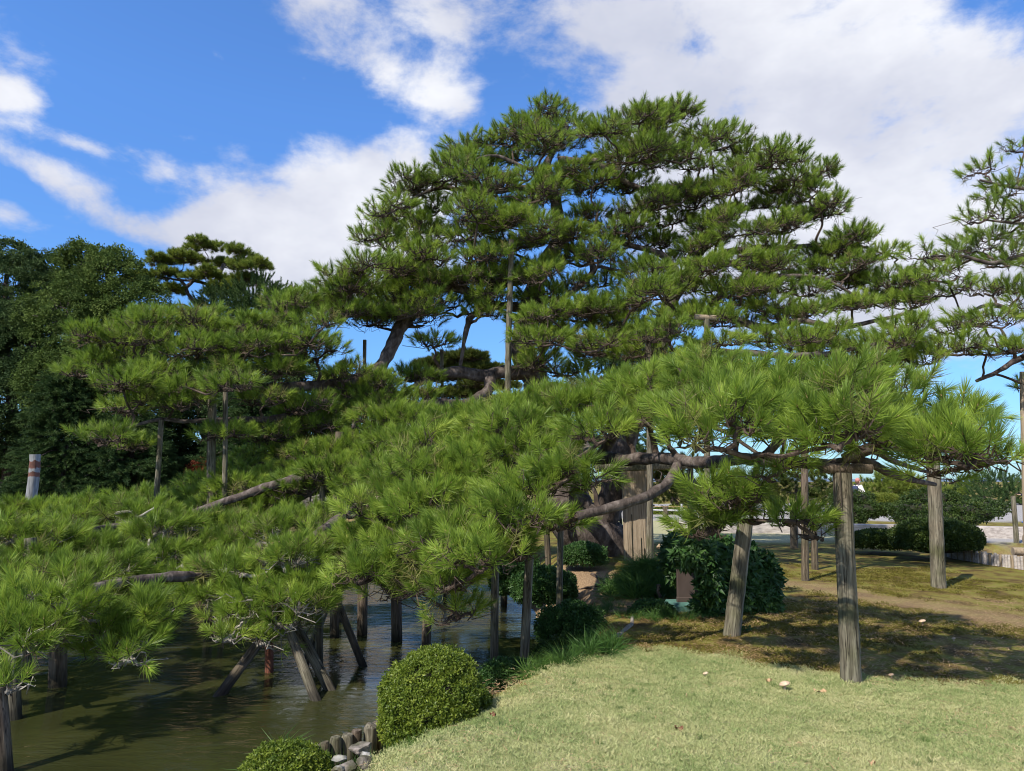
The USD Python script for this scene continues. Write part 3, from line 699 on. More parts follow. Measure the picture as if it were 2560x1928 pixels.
LIMBS = [  # (u, v, depth) ..., start radius, end radius
    ([(1350, 690, 15.2), (1290, 700, 14.6), (1210, 735, 14.2), (1130, 720, 14), (1040, 755, 14), (930, 770, 13.8)], .15, .04),
    ([(1330, 770, 15.1), (1270, 765, 14.7), (1220, 765, 14.4), (1175, 800, 14.2), (1160, 860, 14), (1150, 915, 14)], .12, .03),
    ([(1340, 930, 15), (1270, 925, 14.6), (1215, 940, 14.4), (1150, 930, 14.2), (1105, 930, 14)], .16, .11),
    ([(1225, 935, 14.4), (1222, 970, 14.2), (1195, 990, 14), (1150, 1010, 13.7), (1075, 1005, 13.4), (1020, 1030, 13)], .12, .05),
    ([(1100, 700, 14.2), (1010, 800, 14), (985, 850, 13.8), (950, 910, 13.6), (890, 945, 13.4), (800, 965, 13.2), (700, 965, 12.8), (560, 965, 12.4), (440, 955, 12.2), (330, 940, 12.2)], .16, .06),
    ([(880, 950, 13.3), (780, 1030, 13), (700, 1045, 12.6), (560, 1050, 12.2), (460, 1052, 12), (400, 1048, 11.8), (330, 1068, 11.6), (270, 1080, 11.4)], .09, .02),
    ([(1390, 600, 15.3), (1480, 660, 15), (1460, 705, 14.7), (1420, 740, 14.4), (1360, 755, 14.2)], .09, .04),
    ([(1385, 480, 15.3), (1300, 470, 15), (1200, 480, 14.6), (1100, 470, 14.4), (1000, 510, 14.2)], .09, .025),
    ([(1375, 415, 15.3), (1320, 420, 15), (1240, 390, 14.8), (1180, 400, 14.6)], .06, .025),
    ([(1395, 400, 15.3), (1500, 400, 15.4), (1600, 340, 15.4), (1680, 300, 15.5)], .08, .03),
    ([(1480, 400, 15.4), (1600, 470, 15.6), (1720, 460, 15.6), (1850, 450, 15.6), (1980, 480, 15.6), (2070, 510, 15.6)], .07, .02),
    ([(1700, 700, 15.3), (1660, 640, 15.2), (1560, 610, 15.2), (1500, 590, 15)], .09, .04),
    ([(1650, 830, 15), (1720, 690, 15.2), (1820, 630, 15.3), (1950, 620, 15.3), (2080, 610, 15.3), (2170, 620, 15.3)], .13, .03),
    ([(1600, 950, 14.6), (1700, 800, 14.4), (1780, 780, 14.2), (1900, 820, 14), (2000, 800, 14), (2100, 820, 14), (2200, 800, 14), (2290, 780, 14)], .12, .03),
    ([(1760, 780, 14.3), (1850, 700, 14.4), (1960, 690, 14.4), (2060, 700, 14.3), (2160, 750, 14.2)], .07, .025),
    ([(1620, 900, 14.5), (1560, 860, 14), (1500, 850, 13.6), (1430, 840, 13.4)], .08, .03),
    ([(1570, 1060, 14), (1700, 900, 13), (1850, 880, 12.4), (2000, 890, 12), (2200, 860, 12)], .1, .03),
    ([(1400, 1190, 14.6), (1380, 1120, 13.8), (1400, 1075, 12.5), (1440, 1110, 11), (1500, 1145, 9.6), (1600, 1152, 8.6), (1750, 1148, 7.6), (1900, 1150, 6.8), (2030, 1155, 6.4), (2125, 1150, 6.25)], .15, .045),
    ([(2110, 1150, 6.25), (2200, 1110, 6.1), (2300, 1075, 6), (2400, 1085, 5.9), (2500, 1100, 5.8)], .055, .018),
    ([(2125, 1145, 6.25), (2180, 1160, 6.3), (2225, 1185, 6.5), (2275, 1200, 6.7), (2340, 1210, 7)], .045, .018),
    ([(2130, 1140, 6.25), (2190, 1130, 6.5), (2250, 1160, 6.8), (2330, 1185, 7.2)], .04, .015),
    ([(1900, 1150, 6.8), (1960, 1090, 6.6), (2030, 1040, 6.4), (2120, 1010, 6.4), (2230, 1000, 6.4)], .045, .02),
    ([(1500, 1145, 9.6), (1560, 1050, 9.2), (1650, 990, 9), (1780, 950, 8.8), (1900, 930, 8.8)], .08, .025),
    ([(1700, 1150, 7.9), (1685, 1185, 7.7), (1655, 1220, 7.4), (1600, 1245, 7.1), (1530, 1265, 6.9), (1440, 1290, 6.8)], .056, .042),
    ([(1390, 1150, 13.5), (1330, 1130, 11.5), (1290, 1170, 9.6), (1250, 1230, 8.4), (1190, 1280, 7.8), (1100, 1340, 7.5), (1020, 1390, 7.5)], .14, .03),
    ([(1350, 1120, 13.5), (1200, 1080, 12.5), (1100, 1100, 11.8), (980, 1140, 11.2), (880, 1170, 11), (760, 1190, 11)], .13, .03),
    ([(1000, 1140, 11.3), (900, 1260, 10.2), (800, 1330, 9.5), (700, 1390, 9), (600, 1430, 8.8), (480, 1440, 8.6)], .1, .03),
    ([(760, 1190, 11), (600, 1240, 11.3), (450, 1290, 11), (280, 1320, 10.2), (150, 1350, 9.6), (60, 1385, 9.2)], .08, .03),
    ([(480, 1440, 8.6), (330, 1450, 8), (240, 1470, 7.6), (170, 1490, 7.3), (60, 1500, 7), (-60, 1520, 6.8)], .06, .05),
    ([(1100, 930, 14), (1000, 990, 13.6), (940, 1060, 13.2), (850, 1080, 13), (730, 1110, 13)], .07, .02),
]
for i, (pts, a, b) in enumerate(LIMBS):
    pine.limb(pts, a, b, 'limb', .11, 9, .9, 11 + i)
LIMB_N = len(LIMBS)

# the pyramid of pads above: (u0, u1, v0, v1, depth)
PADS = [(1232, 1487, 258, 344, 15.4), (1199, 1376, 300, 392, 14.8), (1600, 1720, 240, 320, 15.6), (1554, 1700, 270, 345, 15.2), (1715, 1840, 305, 375, 15.4), (1280, 1448, 334, 392, 14.5), (1112, 1218, 360, 410, 14.8),
        (1050, 1232, 406, 469, 14.4), (958, 1107, 425, 490, 14.2), (910, 1040, 483, 550, 14.1), (1107, 1318, 420, 507, 14), (1280, 1424, 450, 517, 14), (1415, 1549, 425, 483, 14.4), (1500, 1700, 358, 420, 14.8), (1550, 1700, 330, 380, 15.2),
        (1107, 1280, 498, 580, 13.8), (1198, 1352, 526, 584, 13.6), (1270, 1424, 555, 608, 13.4), (1000, 1136, 575, 632, 13.9), (987, 1136, 608, 665, 13.7), (1136, 1261, 613, 665, 13.6), (900, 1088, 642, 709, 13.6), (790, 950, 700, 755, 13.5), (992, 1146, 680, 743, 13.5),
        (800, 930, 757, 805, 13.1), (940, 1088, 760, 805, 13.2), (1300, 1405, 650, 728, 13.5), (1424, 1568, 613, 670, 14.2), (1500, 1700, 488, 546, 14.6), (1510, 1636, 540, 600, 14.4), (1550, 1700, 661, 709, 14), (1500, 1700, 719, 775, 13.4), (1400, 1560, 745, 805, 13.2),
        (1300, 1434, 752, 805, 13.1), (1295, 1424, 815, 880, 12.9), (1160, 1260, 755, 800, 13.8), (1640, 1768, 358, 425, 15), (1811, 1930, 385, 440, 15.3), (1900, 2032, 375, 439, 15.4), (1763, 1907, 439, 502, 15), (1907, 2047, 430, 492, 15.2), (1984, 2123, 483, 550, 15.2),
        (1640, 1763, 458, 526, 14.8), (1715, 1869, 530, 607, 14.6), (1869, 2042, 530, 598, 14.8), (2023, 2200, 579, 636, 14.9), (1830, 2013, 631, 694, 14.4), (2013, 2229, 640, 700, 14.5), (2176, 2316, 675, 732, 14.4), (1648, 1830, 640, 708, 14), (1600, 1744, 680, 735, 13.6),
        (1768, 1936, 700, 755, 13.7), (1927, 2070, 755, 824, 13.5), (1860, 1970, 740, 790, 13.4), (2060, 2200, 735, 785, 14.2), (2200, 2350, 730, 790, 14.2), (1869, 2128, 830, 886, 12.2), (2150, 2300, 830, 890, 12.4), (1700, 1850, 770, 830, 13), (1570, 1700, 790, 850, 12.9),
        (1430, 1560, 830, 890, 12.8), (1360, 1500, 560, 610, 14.8), (1350, 1480, 400, 450, 15), (1690, 1790, 590, 640, 14.5), (1440, 1600, 300, 350, 15.6), (1230, 1330, 590, 640, 14.4), (1150, 1290, 670, 720, 14.2), (880, 1000, 560, 610, 14), (1040, 1130, 830, 880, 13.9),
        # the round crown on the left, over the water
        (311, 441, 775, 825, 12.6), (420, 588, 785, 842, 12.4), (546, 680, 790, 840, 12.6), (650, 790, 720, 800, 13.2), (740, 880, 735, 790, 13.3), (256, 420, 810, 880, 12), (400, 560, 830, 900, 11.8), (546, 690, 830, 903, 12), (670, 819, 830, 905, 12.4), (176, 330, 880, 930, 11.8),
        (330, 450, 900, 950, 11.6), (218, 400, 935, 985, 11.4), (386, 512, 950, 990, 11.2), (512, 630, 945, 985, 11.2), (620, 760, 900, 960, 12), (243, 400, 985, 1045, 11.3), (390, 520, 985, 1040, 11.6), (185, 320, 1068, 1128, 11.2), (280, 380, 1085, 1140, 11.5), (500, 630, 1063, 1100, 11.3),
        (590, 720, 970, 1030, 12), (700, 830, 980, 1050, 12.3), (810, 920, 900, 970, 13), (630, 740, 1060, 1110, 12.4), (740, 860, 1040, 1090, 12.6), (860, 990, 940, 1000, 13.3), (960, 1090, 1010, 1060, 12.8)]
gp = np.random.default_rng(3)
for (u0, u1, v0, v1, d) in PADS:
    k = F / d
    a, h = (u1 - u0) / 2 / k * .95, (v1 - v0) / 2 / k * .78
    n = 10.5 * math.pi * a * max(.35, h) / .045 * .5
    pine.pad(PX((u0 + u1) / 2, (v0 + v1) / 2 + 4, d + gp.normal(0, .25)), a, min(a * .95, .9), h, SH_MID, max(20, n), 1.0, gp)
    # a second, smaller layer further back keeps the crown deep
    if v1 < 830 and gp.uniform() < .6:
        pine.merge = True
        pine.pad(PX((u0 + u1) / 2 + gp.normal(0, 25), (v0 + v1) / 2 + gp.normal(0, 15), d + gp.uniform(.9, 2.0)), a * .85, a * .8, h * .8, SH_MID, max(14, n * .5), 1.0, gp)
        pine.merge = False

CROWN = [(1245, 325), (1300, 300), (1470, 300), (1560, 330), (1610, 285), (1730, 292), (1830, 340), (1830, 390), (2010, 410), (2095, 505), (2030, 560), (2180, 600), (2290, 690), (2320, 750), (2200, 770), (2100, 740), (1980, 800), (1800, 820), (1600, 840), (1420, 860), (1300, 840), (1330, 740), (1250, 735), (1090, 780), (960, 790), (810, 780), (800, 730), (900, 665), (1000, 600), (1060, 550), (930, 545), (930, 500), (1050, 425), (1130, 385)]
pine.merge = True
band(pine, CROWN, [(1400, 300, 15.6), (1400, 800, 14.6), (800, 750, 13.9), (2250, 700, 15), (1500, 500, 15.6), (950, 500, 14.6), (2000, 450, 15.8), (1700, 800, 14.2)],   .68, .47, SH_MID, 62, 100, thick=.16, dj=.7, droop=.1)
for pl_, dd_, sd_ in [([(1600, 800), (1750, 820), (2000, 830), (2300, 810), (2330, 900), (2100, 910), (1850, 890), (1600, 880)], [(1600, 840, 13), (2300, 850, 12.6), (1900, 900, 12.4)], 121),
                       ([(640, 760), (760, 730), (850, 740), (900, 800), (860, 850), (740, 870), (640, 850)], [(640, 800, 12.8), (900, 800, 13.4), (760, 860, 13)], 122), ([(1280, 780), (1560, 770), (1560, 900), (1420, 940), (1290, 900)], [(1280, 800, 13.4), (1560, 900, 12.8), (1500, 780, 13.6)], 123),
                       ([(250, 830), (420, 790), (720, 800), (830, 880), (760, 950), (500, 960), (230, 960), (200, 900)], [(250, 850, 12.2), (500, 800, 12.9), (500, 950, 11.6), (800, 900, 12.8)], 124),
                       ([(790, 730), (960, 690), (1120, 700), (1130, 790), (1000, 820), (880, 820), (780, 800)], [(800, 760, 13.6), (1100, 740, 13.8), (950, 800, 13.5)], 125), ([(1120, 560), (1260, 560), (1265, 760), (1150, 730), (1060, 660)], [(1120, 600, 14), (1250, 600, 13.9), (1200, 720, 14)], 126)]:
    pine.merge = sd_ in (121, 123, 125, 126)
    band(pine, pl_, dd_, .72, .45, SH_MID, 52, sd_, thick=.17, dj=.4)
    pine.merge = False
pine.flush()
RIGHT = [(1130, 1060), (1300, 1000), (1480, 985), (1600, 950), (1740, 915), (1950, 935), (2150, 960), (2320, 1010), (2450, 1065), (2510, 1110), (2450, 1140), (2350, 1125), (2250, 1105), (2150, 1100), (2020, 1110), (1920, 1105), (1800, 1115), (1700, 1095), (1560, 1080), (1450, 1130), (1400, 1200), (1340, 1290), (1230, 1360), (1130, 1470), (1040, 1510), (960, 1460), (870, 1440), (840, 1390), (900, 1300), (960, 1210), (1050, 1125)]
RIGHT_D = [(1760, 860, 9.6), (2150, 900, 8.2), (2480, 985, 6.4), (1130, 1000, 10.5), (1500, 935, 10.3), (1960, 960, 7.6), (2200, 1000, 6.5), (2450, 1080, 5.3), (2100, 1085, 5.15), (1850, 1090, 5.5), (1650, 1090, 6.7), (1450, 1100, 7.8), (1300, 1130, 8.2), (1100, 1130, 8.8), (1400, 1230, 7.2), (1200, 1300, 7.0), (1000, 1250, 8.4), (1080, 1450, 6.9), (900, 1400, 8.0), (1130, 1480, 7.0)]
band(pine, RIGHT, RIGHT_D, .33, .31, SH_NEAR, 44, 101, dj=.3, holes=[[(1540, 1020), (1620, 1020), (1620, 1045), (1540, 1045)]])
for (u, v, a, d, n) in [(1840, 1265, .22, 6.7, 12), (1770, 1320, .2, 6.8, 10), (1905, 1290, .16, 6.9, 7), (1990, 1290, .18, 6.2, 8), (1800, 1300, .2, 6.8, 9), (1860, 1230, .22, 6.5, 10), (1790, 1225, .2, 6.6, 9), (2030, 1330, .14, 6.3, 5), (2480, 1140, .25, 5.6, 10), (2390, 1160, .25, 5.9, 8), (1400, 1310, .2, 7.0, 9), (1300, 1385, .2, 7.0, 9), (1150, 1530, .22, 7.2, 9), (1250, 1350, .25, 6.9, 12), (1480, 1200, .17, 7.0, 7), (1960, 1160, .2, 5.8, 7)]:
    pine.pad(PX(u, v, d), a, a, .09, SH_NEAR, n * 1.5, 1.0, gp, .5, flare=1.3)

MIDL = [(930, 930), (1060, 940), (1110, 1000), (1000, 1110), (930, 1230), (860, 1320), (700, 1300), (520, 1330), (330, 1300), (300, 1250), (430, 1240), (520, 1195), (620, 1145), (720, 1075), (800, 1005)]
MIDL_D = [(930, 930, 14.5), (1080, 960, 13.5), (800, 1000, 13.8), (620, 1140, 13.8), (430, 1235, 13.3), (300, 1250, 12.8), (500, 1290, 11.5), (700, 1250, 11.3), (850, 1250, 10.5), (900, 1100, 12.3), (1000, 1080, 11.5), (860, 1320, 9.5)]
band(pine, MIDL, MIDL_D, .5, .42, SH_MID, 80, 102, dj=.3, holes=[[(765, 1225), (910, 1215), (900, 1290), (850, 1330), (770, 1325)]])
LEFT = [(-80, 1262), (130, 1268), (250, 1265), (420, 1300), (560, 1310), (700, 1315), (850, 1350), (870, 1410), (820, 1470), (770, 1500), (740, 1570), (640, 1590), (530, 1570), (500, 1500), (420, 1450), (360, 1520), (340, 1610), (260, 1620), (190, 1540), (90, 1560), (40, 1640), (-120, 1640), (-150, 1262)]
LEFT_D = [(0, 1262, 12.3), (250, 1262, 12.4), (420, 1300, 11.4), (0, 1330, 9.5), (200, 1340, 9.8), (400, 1370, 9.5), (600, 1340, 10.4), (800, 1360, 9.5), (650, 1450, 8.6), (600, 1560, 8.0), (0, 1450, 7.4), (200, 1480, 7.6), (300, 1600, 6.6), (60, 1620, 6.3), (400, 1450, 8.6)]
band(pine, LEFT, LEFT_D, .41, .34, SH_NEAR, 52, 103, holes=[[(160, 1470), (260, 1470), (260, 1500), (160, 1500)], [(30, 1360), (140, 1350), (140, 1400), (40, 1410)]], dj=.4, twig='lichen', droop=.25)
for (u, v, a, d, n) in [(20, 1715, .16, 5.9, 6), (310, 1640, .2, 6.5, 8), (560, 1590, .2, 7.9, 8), (650, 1600, .18, 8, 7), (720, 1560, .18, 8.2, 7), (690, 1500, .25, 8.1, 12), (640, 1480, .25, 8.2, 12), (740, 1470, .25, 8.2, 10), (100, 1600, .2, 6.3, 8)]:
    pine.pad(PX(u, v, d), a, a, .09, SH_NEAR, n * 1.4, 1.0, gp, .5, 'lichen', 1.3)

# bare, silvery dead branches showing in the low foliage
for pts, r in [([(290, 1284, 10.6), (328, 1278, 10.5), (345, 1292, 10.4), (372, 1278, 10.3), (386, 1270, 10.3)], .03), ([(345, 1292, 10.4), (362, 1305, 10.3), (366, 1322, 10.2)], .016), ([(690, 1488, 8.2), (706, 1508, 8.1), (740, 1515, 8.1), (768, 1517, 8.1)], .016), ([(700, 1500, 8.2), (714, 1520, 8.1), (706, 1533, 8.1)], .012),
               ([(560, 1425, 8.6), (600, 1436, 8.5), (640, 1440, 8.4), (670, 1430, 8.3)], .035), ([(140, 1520, 7), (175, 1532, 6.9), (205, 1540, 6.8), (230, 1562, 6.8)], .018), ([(800, 1398, 8.3), (822, 1412, 8.2), (830, 1440, 8.2)], .012)]:
    w = np.array([PX(*q) for q in pts]); c = spline(w, .05)
    part(pine.p, 'dead_branch', tube(c, np.linspace(r, r * .4, len(c)), 6, .2, 5), M['lichen'], smooth=True)

# the pine that enters from the right edge
rb = np.array([(2660 - 1280) / F * 13.2, 13.2, 0]); rb[2] = H(rb[0], rb[1]) - .05
rp = Pine('side_pine', 'second tall pine reaching in from the right edge of the view', rb)
rp.limb([rb, rb + [.1, 0, 1.6], rb + [-.1, .1, 3.2], rb + [.15, 0, 5], rb + [0, .2, 7.2]], .24, .08, 'trunk', .15, 12, .6, 71, px=False)
for pts, a, b in [([(2660, 880, 13.2), (2560, 890, 13), (2500, 925, 12.8), (2440, 950, 12.7)], .09, .03), ([(2655, 760, 13.2), (2560, 790, 13), (2480, 760, 12.9), (2400, 790, 12.8)], .07, .02), ([(2650, 620, 13.2), (2560, 640, 13), (2480, 660, 12.9), (2400, 640, 12.9), (2330, 640, 12.8)], .07, .02), ([(2645, 480, 13.2), (2540, 470, 13), (2450, 450, 13)], .05, .02), ([(2650, 560, 13.2), (2560, 560, 13), (2470, 550, 12.9)], .05, .02)]:
    rp.limb(pts, a, b, 'limb', .11, 8, .9, 75 + len(pts))
for (u0, u1, v0, v1, d) in [(2407, 2520, 396, 450, 13), (2480, 2600, 410, 480, 13.2), (2402, 2520, 507, 569, 12.9), (2500, 2620, 500, 560, 13), (2291, 2416, 607, 670, 12.8), (2390, 2520, 590, 650, 13), (2500, 2640, 600, 680, 13), (2310, 2430, 660, 730, 12.7), (2420, 2540, 690, 760, 12.9), (2530, 2650, 720, 800, 12.8), (2440, 2560, 775, 840, 12.7),
                            (2330, 2450, 800, 850, 12.6), (2400, 2530, 845, 905, 12.4), (2520, 2640, 830, 900, 12.8), (2280, 2390, 840, 890, 12.3), (2200, 2300, 870, 910, 12), (2520, 2600, 340, 400, 13.3), (2560, 2660, 940, 1000, 12.6)]:
    k = F / d; a, h = (u1 - u0) / 2 / k, (v1 - v0) / 2 / k * .8
    rp.pad(PX((u0 + u1) / 2, (v0 + v1) / 2, d + gp.normal(0, .2)), a, a * .9, h, SH_MID, 5. * math.pi * a * max(.3, h) / .045 * .5, 1.0, gp)

band(rp, [(2460, 450), (2540, 420), (2660, 400), (2660, 930), (2440, 905), (2380, 880), (2440, 800), (2370, 740), (2350, 670), (2390, 640), (2460, 610), (2470, 520)], [(2400, 500, 13.2), (2650, 500, 13.4), (2350, 850, 12.4), (2650, 900, 12.8), (2320, 660, 12.9)], .86, .42, SH_MID, 40, 131, thick=.17, dj=.5)

# ------------------------------------------------------------------ support posts
def post(label, top, base, d, width, sub=None, ends='ground', mat_='wood', name='support_post', cat='post', seed=1, group=None, taper=.9, d_base=None, flat=1.0, rough=.07, extra=0.0, groove=.06):
    """A pole from pixel top to pixel base at depth d; it runs on below ground or water level."""
    a, b = PX(top[0], top[1], d), PX(base[0], base[1], d_base or d)
    r = width / 2 * d / F
    ax = (a - b) / np.linalg.norm(a - b)
    if ends == 'water':
        b = b - ax * max(0, (b[2] - (WATER - .7)) / ax[2])
    else:
        for _ in range(4):
            b = b - ax * ((b[2] - (H(b[0], b[1]) - .06)) / ax[2])
    L = np.linalg.norm(a - b)
    p = thing(name, label, cat, b, group)
    x = UsdGeom.Xform(stage.GetPrimAtPath(p))
    q = Gf.Rotation(Gf.Vec3d(0, 0, 1), Gf.Vec3d(*map(float, ax)))
    x.AddOrientOp().Set(Gf.Quatf(q.GetQuat()))
    n = max(6, int(L / .07)); z = np.linspace(0, L, n)
    g = np.random.default_rng(seed + 500)
    bend = np.c_[meshkit.noise(np.c_[z * .6, z * 0, z * 0 + seed], seed) - .5, meshkit.noise(np.c_[z * .6, z * 0 + 4, z * 0 + seed], seed) - .5] * r * .7
    bend -= bend[0] + (bend[-1] - bend[0]) * (z / L)[:, None]
    rr = r * (1 + (taper - 1) * z / L) * np.where(z < .12, 1.04, 1)
    v, f = tube(np.c_[bend, z], rr, 22, rough, seed, True, groove)
    if flat != 1.0: v[:, 1] *= flat
    LOC[p] = np.zeros(3)                          # children are given in the post's own frame
    m = part(p, 'pole', (v, f), M[mat_], smooth=40)
    return p, r, L


POSTS = [
    # label, top, base, depth, width, end, material
    ('stoutest grey post standing on the lawn edge under a short crosspiece', (2104, 1182), (2126, 1676), 6.2, 48, 'ground', 'wood'),
    ('leaning grey post in front of the dark broad-leaved bush', (1864, 1300), (1832, 1566), 8.1, 41, 'ground', 'wood'),
    ('weathered grey post on the moss right of the stoutest post', (2327, 1110), (2346, 1456), 11.6, 34, 'ground', 'wood'),
    ('slim post standing on the bank above a dark green shrub', (1403, 1270), (1398, 1516), 10.6, 16, 'ground', 'wood'),
    ('grey post standing in the water just off the bank', (1240, 1370), (1236, 1650), 9.0, 21, 'water', 'wood'),
    ('grey post at the water edge, leaning slightly, nearest the bank', (1325, 1370), (1310, 1668), 8.6, 24, 'water', 'wood'),
    ('slim brown post on the moss behind the leaning post', (2034, 1300), (2037, 1416), 13.9, 17, 'ground', 'wood_brown'),
    ('short brown post deep in shade under the right limb', (1984, 1280), (1985, 1360), 18.5, 19, 'ground', 'wood_brown'),
    ('tall dark pole rising through the middle of the pine crown', (1278, 600), (1268, 1100), 13.6, 17, 'ground', 'wood'),
    ('pole just right of the tall dark pole, half hidden by needles', (1353, 735), (1360, 1000), 14.3, 15, 'ground', 'wood_brown'),
    ('pale pole high in the crown carrying a short crosspiece', (1767, 798), (1768, 1000), 12.9, 16, 'ground', 'wood'),
    ('pale pole showing below the crown centre right of the trunk', (1620, 820), (1621, 1000), 12.9, 16, 'ground', 'wood'),
    ('dark pole end under the right part of the crown', (2009, 835), (2010, 1000), 12.4, 18, 'ground', 'wood_brown'),
    ('thin pole seen against cloud left of the bent limb', (912, 850), (911, 1100), 13.9, 10, 'water', 'wood'),
    ('thin pole with a free end above the forked limb', (1104, 874), (1108, 1150), 14.4, 9, 'water', 'wood'),
    ('thick post under the left crown, left of a close pair', (531, 970), (527, 1200), 11.9, 23, 'water', 'wood'),
    ('slimmer post of the close pair under the left crown', (564, 965), (561, 1180), 11.7, 14, 'water', 'wood'),
    ('lone post under the left tip of the left crown', (403, 1050), (392, 1230), 11.8, 14, 'water', 'wood'),
    ('grey post by the far rocks, thinner of two', (806, 1215), (804, 1330), 11.0, 15, 'water', 'wood'),
    ('brown post by the far rocks, thicker of two', (843, 1215), (841, 1330), 10.8, 23, 'water', 'wood_brown'),
    ('dark post end high between the left crown and the trunk', (851, 1080), (849, 1160), 12.0, 26, 'water', 'wood_brown'),
    ('grey stump-like post among needles at the left edge', (76, 1345), (70, 1480), 8.6, 30, 'water', 'wood'),
    ('mottled post standing in the pond by the left edge', (22, 1540), (32, 1740), 7.2, 36, 'water', 'wood'),
    ('black waterlogged post beneath the left branches', (148, 1530), (145, 1650), 8.3, 42, 'water', 'wood_brown'),
    ('dark post foot at the far left edge of the water', (-6, 1720), (2, 1830), 5.9, 42, 'water', 'wood_brown'),
    ('upright post behind the pair of slanting props', (800, 1440), (798, 1620), 9.2, 20, 'water', 'wood'),
    ('brown post standing in bright water right of the props', (908, 1430), (906, 1535), 11.0, 28, 'water', 'wood_brown'),
    ('pale brown post deep under the middle branches', (990, 1420), (992, 1600), 10.6, 28, 'water', 'wood_brown'),
    ('dark post in the water behind the clipped bush', (1068, 1540), (1066, 1600), 9.8, 24, 'water', 'wood_brown'),
    ('short rust-brown post between the legs of the front prop', (673, 1540), (673, 1620), 8.9, 22, 'water', 'wood_red'),
]
for i, (lb, t, b, d, w, e, mt) in enumerate(POSTS):
    p, r, L = post(lb, t, b, d, w, ends=e, mat_=mt, seed=i + 1, group='posts propping the great pine')
    if i == 0:
        v, f = tube(np.c_[np.linspace(-.17, .25, 9), np.zeros(9), np.full(9, L + .035)], .045, 14, .05, 3, True, .05)
        part(p, 'crosspiece', (v, f), M['wood_brown'], smooth=40)
        for s in (-.05, .045):
            part(p, 'iron_strap', box_mesh((.006, .006, .34), (s, -r - .001, L - .12)), plain(f'rusty_iron_{"l" if s < 0 else "r"}', (.06, .045, .035)))
    if i == 10:
        part(p, 'crosspiece', tube(np.c_[np.linspace(-.22, .16, 6), np.zeros(6), np.full(6, L + .03)], .05, 12, .05, 3, True, .05), M['wood_pale'], smooth=40)

SLANT = [('broken prop pole sticking up pale above the needles', (646, 1362), (690, 1480), 8.7, 8.4, 22, 'wood'), ('slanting prop with pale foot in the water, front right', (700, 1490), (790, 1660), 8.8, 8.35, 25, 'wood'), ('dark slanting prop with its foot in the water, front left', (722, 1510), (617, 1652), 8.9, 8.3, 24, 'wood_brown'),
         ('slanting prop leaning right, foot in bright water', (830, 1470), (884, 1606), 9.6, 9.3, 19, 'wood_brown'), ('slanting prop leaning left against the upright post', (834, 1470), (800, 1560), 9.6, 9.4, 20, 'wood')]
for i, (lb, t, b, d, db, w, mt) in enumerate(SLANT):
    post(lb, t, b, d, w, ends='water', mat_=mt, seed=60 + i, group='slanting props in the pond', d_base=db, name='slanting_prop', cat='prop')

post('thick silver-grey stub post with rust-red stained bark, at the left', (88, 1136), (78, 1262), 20.0, 27, ends='water', mat_='wood_white', seed=80, name='stub_post', cat='post')
sp = '/World/stub_post'
Lz = np.linalg.norm(PX(88, 1136, 20.) - PX(78, 1262, 20.))
pole_pts = np.array(UsdGeom.Mesh(stage.GetPrimAtPath(sp + '/pole')).GetPointsAttr().Get()); ztop = pole_pts[:, 2].max()
stub = mat('silver_wood_with_red_bark', {"tc": ("texture_coordinate", {}), "z": ("separate_xyz", {}), "nz": ("noise_texture", {"scale": 7., "detail": 5., "roughness": .65}), "k": ("math", {"math_type": "multiply_add", "value2": .34, "value3": -.17}), "zz": ("math", {"math_type": "add"}),
    "c1": ("math", {"math_type": "compare", "value2": float(ztop - .28), "value3": .1}), "c2": ("math", {"math_type": "compare", "value2": float(ztop - .55), "value3": .055}), "c": ("math", {"math_type": "maximum"}), "mp": ("mapping", {"scale": (3, 3, .25)}), "n2": ("noise_texture", {"scale": 8., "detail": 6.}),
    "rw": ("rgb_ramp", {"ramp": [(.3, (.09, .09, .09)), (.5, (.2, .2, .2)), (.75, (.29, .295, .3))]}), "rr": ("rgb_ramp", {"ramp": [(.35, (.06, .025, .015)), (.55, (.125, .048, .03)), (.75, (.2, .11, .08))]}), "m": ("mix", {}), "bp": ("bump", {"strength": .6, "distance": .02}), "p": ("principled_bsdf", {"roughness": .85})},
    [("tc.object", "z.vector"), ("tc.object", "nz.vector"), ("nz.fac", "k.value1"), ("z.z", "zz.value1"), ("k.value", "zz.value2"), ("zz.value", "c1.value1"), ("zz.value", "c2.value1"), ("c1.value", "c.value1"), ("c2.value", "c.value2"), ("tc.object", "mp.vector"), ("mp.vector", "n2.vector"), ("n2.fac", "rw.fac"), ("nz.fac", "rr.fac"),
     ("rw.color", "m.color1"), ("rr.color", "m.color2"), ("c.value", "m.fac"), ("m.color", "p.base_color"), ("n2.fac", "bp.height"), ("bp.normal", "p.normal")], "p.BSDF")
UsdShade.MaterialBindingAPI.Apply(stage.GetPrimAtPath(sp + '/pole')).Bind(stub)

